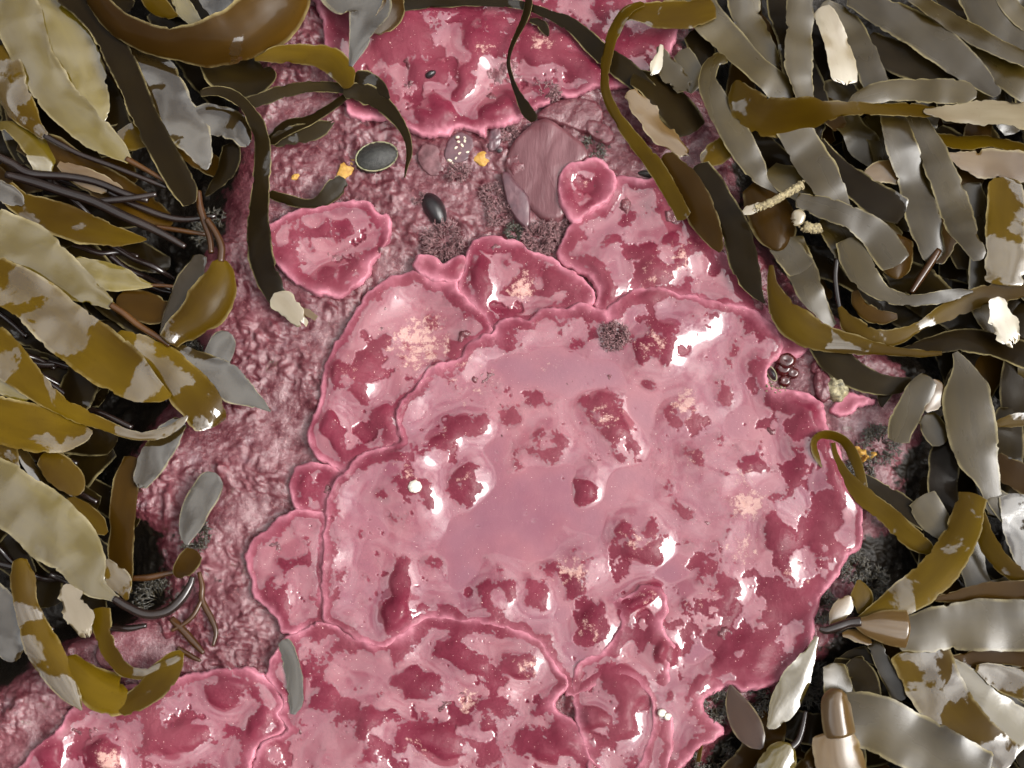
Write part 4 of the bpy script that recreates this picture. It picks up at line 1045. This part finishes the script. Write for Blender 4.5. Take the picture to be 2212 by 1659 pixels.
kelp(T, 'patch', 50, "yellow glossy kelp blade with cream splash at the outer side", "1900,1010,16 1990,1040,64 2100,1090,88 2280,1140,92", r=-8, group=GR)
kelp(T, 'brown', 40, "brown kelp strap between scratched strap and yellow glossy blade", "1730,990,50 1890,955,58 2050,940,48 2300,965,42", r=10, group=GR)
kelp(T, 'grey', 62, "wide grey kelp blade unrolling from the tan cylinder", "1010,1320,150 1230,1365,176 1450,1460,172 1700,1585,160 1980,1720,150", r=2, ruff=.6, und=3, group=GR)
kelp(T, 'tan', 84, "tan kelp end rolled into a shiny upright cylinder", "1025,1150,40 1000,1220,88 1005,1320,98 1025,1420,98 1035,1465,92", r=0, arch=.7, ruff=.1, und=0, rag=0, group=GR)
kelp(T, 'tan', 72, "pale tan kelp flare spreading below the rolled cylinder", "975,1420,120 1000,1540,150 1060,1700,150 1120,1830,140", r=0, arch=.25, ruff=.3, und=1, group=GR)
kelp(T, 'cream', 32, "yellow-white lance-shaped kelp leaf lying across the crust corner", "872,808,12 805,960,56 725,1115,94 650,1260,86 590,1360,46 550,1398,10", r=-6, rag=.7, und=2, group=GR)
kelp(T, 'red', 22, "red-brown oval kelp leaf on the crust edge above tangled holdfasts", "308,1120,8 345,1240,68 410,1370,94 470,1470,72 515,1530,16", r=6, rag=.2, und=1, group=GR)
kelp(T, 'cream', 44, "cup-shaped yellow kelp base with a dark stem at the lower corner", "690,1500,40 655,1560,90 610,1650,108 570,1760,100", r=10, arch=.35, group=GR, stipe="800,1290,14 780,1390,18 750,1480,22 700,1530,26")
kelp(T, 'grey', 26, "dark grey kelp strap shaded under the broad olive strap", "1540,-100,90 1630,40,94 1750,185,40", r=10, group=GR)
kelp(T, 'olive', 46, "thin yellow-brown kelp strap bordering a grey blade", "1915,-80,14 1950,120,44 2040,300,52 2160,400,46 2320,470,42", r=24, und=2, group=GR)
kelp(T, 'silver', 38, "grey kelp blade with white scuffs inside the yellow-brown strap", "2140,-120,90 2180,100,104 2230,300,76 2270,420,40", r=-4, rag=1, group=GR)
kelp(T, 'olive', 10, "thin green-yellow kelp shred standing on the dark knobbly crust", "145,1330,5 140,1420,9 120,1520,10 100,1620,12", r=30, und=0)

# ---- encrusted sticks and pale torn curls caught in the right heap
def stick(label, pts, mat, pale=None, r=9):
    C = crom(np.array(pts, float), 8)
    mb = MB()
    j = 1 + .18 * RNG.randn(len(C))
    mb.tube(W(C[:, 0], C[:, 1], C[:, 2]), r * S * np.clip(j, .7, 1.3), 10)
    for i in range(0, len(C)):
        for _ in range(3):
            a = RNG.rand() * 6.3
            p = W(C[i, 0] + r * .8 * math.cos(a), C[i, 1] + r * .8 * math.sin(a), C[i, 2] + r * .5)
            mb.dome(p, 2.6 * S, 2.6 * S, 3.0 * S, rings=3, seg=6)
    return tag(mb.build("encrusted_stick", mat), label, "stick")


stick("straw-coloured crusty stick lying across a brown dome-like kelp blade", [(1632, 450, 84), (1660, 440, 88), (1700, 418, 92), (1734, 398, 94)], M_STRAW, r=9)
stick("short crusty stick stub under the small cream curl", [(1735, 488, 62), (1755, 494, 60), (1772, 492, 58)], M_STRAW, r=11)
kelp(None, 'pale', 90, "cream torn kelp shred on the crusty stick's end", "1605,460,4 1618,453,10 1634,446,9 1645,442,4", rag=.8, und=0)
kelp(None, 'pale', 78, "small cream cupped kelp curl beside the short crusty stub", "1716,455,8 1722,466,16 1722,477,14 1714,482,5", r=20, arch=.5, rag=1.0, und=0)

# ---- deeper layers: shaded blades that fill the heaps
def in_heap(u, v):
    return float(outside(np.array(u), np.array(v)))


def filler(n, left, rng, styles, zlo, zhi, label, group, margin):
    made = 0
    while made < n:
        if left:
            u, v = rng.uniform(-160, 560), rng.uniform(-120, 1560)
            ang = math.radians(rng.normal(38, 26))
        else:
            u, v = rng.uniform(1480, 2380), rng.uniform(-120, 1780)
            ang = math.radians(rng.normal(60, 34))
        L = rng.uniform(190, 380)
        pts, ok = [], True
        w = rng.uniform(24, 42)
        a = ang
        x, y = u, v
        prof = (.75, 1.0, 1.0, 1.05, .95, .6)
        zz = rng.uniform(zlo, zhi)
        for k in range(6):
            if in_heap(x, y) < margin + w * .6:
                ok = False
                break
            pts.append((x, y, w * prof[k], rng.normal(0, 14), zz + rng.normal(0, 5)))
            a += rng.normal(0, .16)
            x += math.cos(a) * L / 5
            y += math.sin(a) * L / 5
        if not ok:
            continue
        BN[0] += 1
        o = ribbon("kelp_frond", pts, K[styles[rng.randint(len(styles))]], rag=.6, seed=BN[0], nx=7)
        tag(o, label, "kelp", group)
        made += 1


rg = np.random.RandomState(21)
filler(46, False, rg, ('grey', 'grey', 'dark', 'dark', 'brown'), -18, 16, "grey kelp strap half hidden under the top layer of the grey heap", "half-hidden straps in the grey heap", 70)
filler(16, True, rg, ('dark', 'dark', 'brown'), -16, 8, "brown kelp strap half hidden under the olive and cream heap", "half-hidden straps in the olive and cream heap", 70)
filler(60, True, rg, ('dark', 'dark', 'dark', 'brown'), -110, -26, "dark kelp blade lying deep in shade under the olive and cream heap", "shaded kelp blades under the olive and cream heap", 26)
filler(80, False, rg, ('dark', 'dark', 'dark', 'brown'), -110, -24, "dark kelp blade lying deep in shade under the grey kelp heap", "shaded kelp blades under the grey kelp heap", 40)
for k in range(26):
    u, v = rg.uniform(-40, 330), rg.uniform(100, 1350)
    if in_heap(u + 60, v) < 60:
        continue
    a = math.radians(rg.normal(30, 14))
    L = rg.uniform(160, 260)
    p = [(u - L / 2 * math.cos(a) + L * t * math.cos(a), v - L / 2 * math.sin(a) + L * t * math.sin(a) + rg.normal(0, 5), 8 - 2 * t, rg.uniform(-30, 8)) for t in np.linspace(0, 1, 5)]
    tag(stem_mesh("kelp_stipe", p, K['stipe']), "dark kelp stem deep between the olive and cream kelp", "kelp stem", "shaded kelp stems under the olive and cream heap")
# ------------------------------------------------------------------ small animals, stones and turf on the crust
def surf_z(u, v, extra=0.0):
    """Height of the highest crust or ground under (u, v), by ray cast straight down in the world."""
    p = W(np.array(float(u)), np.array(float(v)), np.array(0.0))
    dg = bpy.context.evaluated_depsgraph_get()
    best = -1
    for o in BASES:
        hit, loc, _, _ = o.ray_cast((p[0], p[1], 0.5), (0, 0, -1))
        if hit and loc[2] > best:
            best = loc[2]
    if best < -.9:
        best = 0
    return np.array([p[0], p[1], best + extra * S])


bpy.context.view_layer.update()
BASES = [o for o in COL.objects if o.name.startswith("coralline_crust") or o.name == "ground"]


def limpet(label, u, v, rx, ry, h, rot, mat, rimmat=None, name="limpet", jit=.03, ribs=22, apex=.15, cat="limpet", lean=0.0):
    c = max([surf_z(u + a, v + b, 0.5) for a, b in ((0, 0), (rx * .6, 0), (-rx * .6, 0), (0, ry * .6), (0, -ry * .6))], key=lambda q: q[2])
    c[:2] = surf_z(u, v)[:2]
    c[2] += (8 if rx > 40 and ry > 30 else 0) * S
    mb = MB()
    th = np.arange(44) / 44 * 2 * np.pi
    V = []
    rings = [(.97, -.8), (1.0, 0.03), (.93, .22), (.82, .42), (.66, .64), (.48, .82), (.28, .94), (.10, 1.0)]
    for r, z in rings:
        rb = 1 + jit * np.cos(th * ribs) * (r > .3) + .02 * np.cos(th * 3 + 1)
        x = rx * S * (r * np.cos(th) * rb + apex * z)
        y = ry * S * (r * np.sin(th) * rb)
        zz = h * S * z + lean * S * np.sin(th) * r
        a = math.radians(rot)
        V.append(np.stack([x * math.cos(a) - y * math.sin(a), x * math.sin(a) + y * math.cos(a), np.broadcast_to(zz, x.shape)], -1))
    f = []
    for i in range(len(rings) - 1):
        for j in range(44):
            f.append((i * 44 + j, i * 44 + (j + 1) % 44, (i + 1) * 44 + (j + 1) % 44, (i + 1) * 44 + j))
    f.append(tuple((len(rings) - 1) * 44 + j for j in range(44)))
    f.append(tuple(range(44))[::-1])
    mb.add(np.vstack(V) + c, f)
    if rimmat:
        o = bpy.data.objects.new(name, None)
        COL.objects.link(o)
        tag(o, label, cat)
        mb.build("shell", mat, o)
    else:
        o = tag(mb.build(name, mat), label, cat)
    if rimmat:
        rb = MB()
        ring = np.stack([np.array([math.cos(t), math.sin(t)]) for t in np.linspace(0, 2 * math.pi, 40)])
        a = math.radians(rot)
        pts = [(c[0] + S * (rx * 1.0 * x * math.cos(a) - ry * 1.0 * y * math.sin(a)), c[1] + S * (rx * x * math.sin(a) + ry * y * math.cos(a)), c[2] + S * (1.0 + lean * y)) for x, y in ring]
        rb.tube(np.array(pts), 1.7 * S, 6)
        rb.build("rim", rimmat, o)
    return o


limpet("big oval ribbed dark grey limpet with a greenish shell rim on rough pink ground", 814, 340, 47, 33, 17, 15, M_SHELL_GREY, M_SHELL_RIM, ribs=26, jit=.045)
limpet("glossy black oval shell with grey glare lying in the bumpy pink ground", 938, 449, 42, 23, 20, -62, M_SHELL_DARK, None, name="mussel", ribs=3, jit=.01, cat="mussel", apex=.05)
limpet("tiny black shell on the glossy dark pink crust", 931, 167, 13, 8, 8, 30, M_SHELL_DARK, None, name="mussel", ribs=3, jit=.02, cat="mussel")
o = limpet("tiny round white limpet with yellow centre on the pool's knob", 898, 1055, 14.5, 13.5, 7, 0, M_WHITE, None, ribs=8, jit=.035, apex=0)
mb = MB(); mb.dome(surf_z(898, 1055, 6.2), 5 * S, 5 * S, 1.6 * S, rings=4, seg=10); mb.build("apex", M_SHELL_RIM, o)
limpet("small blue-black mussel wedged upright between crust and maroon jelly blobs", 1666, 808, 17, 8, 14, -65, M_SHELL_DARK, M_SHELL_RIM, name="mussel", ribs=3, jit=.01, cat="mussel")
limpet("dark half-hidden shell at the crust margin under the thin kelp ribbon", 1400, 372, 22, 8, 10, -8, M_SHELL_GREY, None, name="mussel", ribs=4, jit=.02, cat="mussel")

# maroon jelly blobs (anemones closed up)
for (u, v, r, lb) in ((1695, 792, 20, "shiny closed maroon anemone against the crust edge"), (1716, 803, 15, "smaller closed maroon anemone beside the larger one"), (1698, 820, 15, "closed maroon anemone above the gravel pocket"),
                      (1700, 776, 24, "dark red smooth anemone under the pink crust tongue")):
    mb = MB()
    c = surf_z(u, v, -2)
    mb.dome(c, r * S, r * .9 * S, r * .75 * S, rings=8, seg=22, dip=.35, jit=.02)
    tag(mb.build("anemone", M_BLOB), lb, "anemone")

# white barnacle cluster
n = 0
for (u, v) in ((985, 318), (990, 305), (998, 313), (1004, 303), (1008, 315), (993, 330), (1000, 336), (1010, 327), (985, 340), (978, 352), (994, 346), (1004, 296), (988, 296), (971, 345)):
    mb = MB()
    r = RNG.uniform(4.4, 6.6)
    mb.dome(surf_z(u, v, -.5), r * S, r * .6 * S, 4.5 * S, rot=RNG.rand() * 3, rings=5, seg=9, jit=.08, dip=.5)
    tag(mb.build("barnacle", M_BARN), "tiny cream barnacle in the cluster beside the yellow sponge", "barnacle", "barnacle cluster by the yellow sponge")

# yellow sponge
def lump(name, label, cat, u, v, rx, ry, h, rot, mat, ragk=.22, seg=40, rings=9, bumpy=.16, parent=None, seed=0):
    c = surf_z(u, v, -1)
    th = np.arange(seg) / seg * 2 * np.pi
    V = []
    a = math.radians(rot)
    for k, (r, z) in enumerate([(1.02, -.6)] + [(math.cos(t), math.sin(t) ** .7) for t in np.linspace(0, math.pi / 2 * .95, rings)]):
        out_ = 1 + ragk * nz(np.cos(th) * 40, np.sin(th) * 40, 52, 60 + seed) * 1.2 + .35 * ragk * nz(np.cos(th) * 40, np.sin(th) * 40, 17, 61 + seed)
        x, y = rx * r * np.cos(th) * out_, ry * r * np.sin(th) * out_
        zz = h * (z + bumpy * 2 * nz(x, y, rx * .5, 62 + seed) * (z > 0))
        V.append(np.stack([x * math.cos(a) - y * math.sin(a), x * math.sin(a) + y * math.cos(a), zz], -1) * S)
    f = []
    n_ = len(V)
    for i in range(n_ - 1):
        for j in range(seg):
            f.append((i * seg + j, i * seg + (j + 1) % seg, (i + 1) * seg + (j + 1) % seg, (i + 1) * seg + j))
    f.append(tuple((n_ - 1) * seg + j for j in range(seg)))
    mb = MB()
    mb.add(np.vstack(V) + c, f)
    o = mb.build(name, mat, parent)
    if label:
        tag(o, label, cat)
    return o


lump("sponge", "yellow ragged sponge patch between barnacles and the maroon stone", "sponge", 1038, 340, 25, 18, 6, -10, M_SPONGE, ragk=.42, seed=1)
lump("sponge", "pale orange sponge smear beside the big oval limpet", "sponge", 748, 358, 26, 20, 3, 35, M_SPONGE, ragk=.4, seed=2)
lump("sponge", "small orange sponge spot on the rough pink ground", "sponge", 637, 378, 12, 6, 3, 20, M_SPONGE, ragk=.4, seed=3)
lump("sponge", "straw-yellow branching sponge in the grey heap dark gap", "sponge", 1866, 985, 24, 17, 14, 10, M_SPONGE, ragk=.6, bumpy=.5, seed=4)
lump("stone", "mottled green and cream stone beside the wavy crust flap", "stone", 1808, 838, 24, 34, 22, 15, M_GREENR, ragk=.12, seed=5)
lump("stone", "pink-coated knobbly stone next to the mottled green one", "stone", 1778, 832, 22, 36, 14, -5, M_ROCK, ragk=.15, seed=6)
lump("stone", "small dull pink stone above the knobbly stones", "stone", 1770, 795, 20, 18, 12, 0, M_ROCK, ragk=.2, seed=7)
lump("stone", "purple-grey oval pebble between limpet and barnacles", "stone", 932, 338, 30, 42, 4, 10, M_STONE, ragk=.12, seed=8)
lump("stone", "round purplish pebble among barnacles", "stone", 992, 316, 30, 40, 3, -20, M_STONE_P, ragk=.15, seed=9)
lump("stone", "narrow grey-purple pebble beside the worm tube", "stone", 1068, 300, 16, 30, 7, -12, M_STONE_P, ragk=.12, seed=10)
lump("stone", "mottled pink rounded stone framed by kelp in the shade", "stone", 290, 1400, 82, 54, 9, 15, M_ROCK, ragk=.12, seed=11)

# worm tube
mb = MB()
c = surf_z(1079, 322, 0)
mb.tube([c + np.array([0, 0, -4 * S]), c + np.array([0, -1 * S, 3 * S]), c + np.array([0, -3 * S, 8 * S])], [9 * S, 9 * S, 7.5 * S], 12)
o = tag(mb.build("worm_tube", M_STONE_P), "pale worm tube with a dark mouth beside the maroon stone", "worm tube")
mb = MB(); mb.dome(c + np.array([0, -3.2 * S, 7.9 * S]), 6 * S, 6 * S, .8 * S, rings=3, seg=10, under=.2); mb.build("mouth", M_SHELL_DARK, o)

# faceted maroon stone and the purple wedge stone
def facet_stone(label, pts, top, mat, zlo=-12):
    P = crom(np.array(pts, float), 4, closed=True)
    n_ = len(P)
    cx, cy = P.mean(0)
    rings = []
    for s_, zf in ((1.06, None), (1.0, .0), (.9, .55), (.7, .85), (.45, 1.0), (.18, 1.0)):
        q = np.stack([cx + (P[:, 0] - cx) * s_, cy + (P[:, 1] - cy) * s_], -1)
        if zf is None:
            z = np.full(n_, zlo)
        else:
            pl = top[0] + top[1] * (q[:, 0] - cx) / 100 + top[2] * (q[:, 1] - cy) / 100
            z = pl * (.72 + .28 * zf) + 2.5 * nz(q[:, 0], q[:, 1], 30, 71) + 5 * np.abs(nz(q[:, 0] + q[:, 1] * .6, q[:, 1] * .1, 26, 72))
        w_ = W(q[:, 0], q[:, 1], np.zeros(n_))
        w_[:, 2] = z * S
        rings.append(w_)
    f = []
    for i in range(len(rings) - 1):
        for j in range(n_):
            f.append((i * n_ + j, (i + 1) * n_ + j, (i + 1) * n_ + (j + 1) % n_, i * n_ + (j + 1) % n_))
    f.append(tuple((len(rings) - 1) * n_ + j for j in range(n_))[::-1])
    mb = MB()
    mb.add(np.vstack(rings), [q[::-1] for q in f])
    return tag(mb.build("stone", mat), label, "stone")


facet_stone("large angular maroon stone with pale diagonal streaks", [(1160, 264), (1184, 262), (1217, 283), (1257, 313), (1267, 343), (1232, 362), (1207, 387), (1207, 427), (1217, 465), (1178, 470), (1142, 440), (1121, 417), (1097, 377), (1097, 340), (1111, 307), (1136, 282)], (8, 7, -5), M_STREAK)
facet_stone("smooth purple wedge-shaped stone leaning on the maroon stone", [(1084, 378), (1098, 376), (1115, 398), (1141, 428), (1144, 462), (1140, 494), (1118, 478), (1098, 445), (1090, 415)], (13, 2, 0), M_STONE_P)
facet_stone("greyish pink angular stone by the dark kelp strap", [(1160, 250), (1200, 222), (1250, 215), (1290, 225), (1300, 255), (1270, 285), (1225, 272), (1185, 258)], (7, 0, 0), M_ROCK)
facet_stone("pale mauve flat stone beside the thin olive ribbon", [(1268, 262), (1300, 268), (1325, 290), (1312, 312), (1285, 300), (1266, 282)], (9, 0, 3), M_ROCK)

# coralline turf tufts: finely branched fronds, one plant each
def tuft(label, u, v, rad, mat, n_=30, h=20, lean=(0, 0), name="coralline_turf", th=.85):
    mb = MB()
    rng = np.random.RandomState(int(u * 7 + v))
    c0 = surf_z(u, v, -1)
    for _ in range(int(n_ * 2)):
        a, r0 = rng.rand() * 6.283, rad * .45 * math.sqrt(rng.rand())
        p = c0 + np.array([r0 * math.cos(a), r0 * math.sin(a), 0]) * S
        d = np.array([math.cos(a) * .8 + lean[0], math.sin(a) * .8 + lean[1], .75]) + rng.randn(3) * .25
        L = rng.uniform(.55, 1.0) * rad * .8

        def branch(p, d, L, depth):
            d = d / np.linalg.norm(d)
            q = [p]
            for k in range(3):
                d = d + rng.randn(3) * .16 + np.array([0, 0, -.12])
                d /= np.linalg.norm(d)
                q.append(q[-1] + d * L / 3 * S)
            mb.tube(q, np.array([1.25, 1.15, 1.0, .6]) * th * S * (1 if depth else 1.2), 5)
            if depth < 2:
                for sgn in (-1, 1):
                    s_ = np.cross(d, [0, 0, 1.0])
                    branch(q[2], d + sgn * s_ * .75, L * .62, depth + 1)
        branch(p, d, L, 0)
    return tag(mb.build(name, mat), label, "algae")


tuft("bushy grey-mauve coralline turf spreading below the black oval shell", 958, 520, 46, M_TUFT, 44)
tuft("grey-mauve turf sprig beside the bushy tuft", 985, 542, 26, M_TUFT, 20)
tuft("brown-mauve turf plume curling over the dark red crust's rim", 1165, 512, 40, M_TUFT, 46, lean=(.3, -.2))
tuft("wispy turf plume at the domed crust's margin", 1205, 492, 26, M_TUFT, 18, lean=(.6, .1))
tuft("dark green-black turf clump beside the plume", 1110, 500, 20, M_TURFDK, 24)
tuft("turf growing in the crack left of the purple wedge stone", 1062, 418, 26, M_TUFT, 26)
tuft("turf below the crack, above the dark red crust", 1080, 462, 28, M_TUFT, 26)
tuft("small turf star under the yellow sponge", 990, 372, 24, M_TUFT, 18)
tuft("turf sprigs at the tip of the slender kelp ribbon", 1098, 285, 22, M_TUFT, 18)
tuft("feathery turf sprig on the glossy crust's margin", 1182, 202, 28, M_TUFT, 12, lean=(.6, .5))
tuft("dark mauve turf tuft plugging the notch in the pool ridge", 1328, 725, 30, M_TUFT, 54, lean=(.1, -.5))
tuft("small turf sprig left of the black oval shell", 905, 425, 16, M_TUFT, 10)
tuft("brown turf on shaded rock beside the pale mauve stone", 1285, 312, 30, M_TURFDK, 20)
tuft("black-brown turf ruff above the small olive-brown kelp leaf", 1850, 1225, 34, M_TURFDK, 40)
tuft("black-brown turf next to the purple-stemmed kelp", 1885, 1260, 40, M_TURFDK, 40)
tuft("dark turf fringe around the small cream kelp leaf", 1775, 1310, 34, M_TURFDK, 34)
tuft("dark turf clump at the crust edge above the red-brown leaf", 1545, 1525, 34, M_TURFDK, 36)
tuft("dark turf clump between red-brown leaf and lance-shaped leaf", 1628, 1510, 32, M_TURFDK, 30)
tuft("brown turf below the narrow olive kelp loop", 1858, 1020, 34, M_TURFDK, 26)
tuft("brown turf patch around the straw-yellow sponge", 1900, 960, 40, M_TURFDK, 30)
tuft("dark turf in the hollow under the purple kelp stem", 330, 1290, 44, M_TURFDK, 34)
tuft("dark turf beside the branching holdfast strand", 420, 1160, 34, M_TURFDK, 30)
tuft("dark turf under the yellow spoon-shaped kelp blade", 415, 765, 34, M_TURFDK, 28)
tuft("brown turf tangle where the kelp stems meet", 445, 480, 44, M_TURFDK, 34)
tuft("dark turf in the lower corner tangle", 1560, 1640, 44, M_TURFDK, 44)
tuft("dark turf above the rolled tan cylinder", 1760, 1470, 50, M_TURFDK, 40)
tuft("brown turf below the dark knobbly crust", 1490, 1650, 30, M_TURFDK, 26)

# gravel pocket, dark bits, white snails
mb = MB()
for _ in range(46):
    u, v = 1680 + RNG.randn() * 13, 838 + RNG.randn() * 6
    mb.dome(surf_z(u, v, 0), RNG.uniform(1.6, 3.4) * S, RNG.uniform(1.6, 3) * S, RNG.uniform(1.5, 3) * S, rings=3, seg=6, jit=.12)
g = mb.build("gravel", M_GREENR)
g["kind"] = "stuff"
g["label"] = "pocket of fine greenish gravel beside the small blue-black mussel"
g["category"] = "gravel"
for (u, v, r, lb) in ((1427, 1541, 9, "cream sea snail in the dark crust hollow"), (1440, 1549, 8, "cream sea snail pressed against another snail")):
    mb = MB()
    c = surf_z(u, v, 1)
    t = np.linspace(0, 1, 24)
    sp = np.stack([r * .55 * (1 - t * .75) * np.cos(t * 13), r * .55 * (1 - t * .75) * np.sin(t * 13), r * .55 + t * r * .5], -1) * S + c
    mb.tube(sp, r * .62 * S * (1 - t * .72), 9)
    tag(mb.build("sea_snail", M_WHITE), lb, "snail")
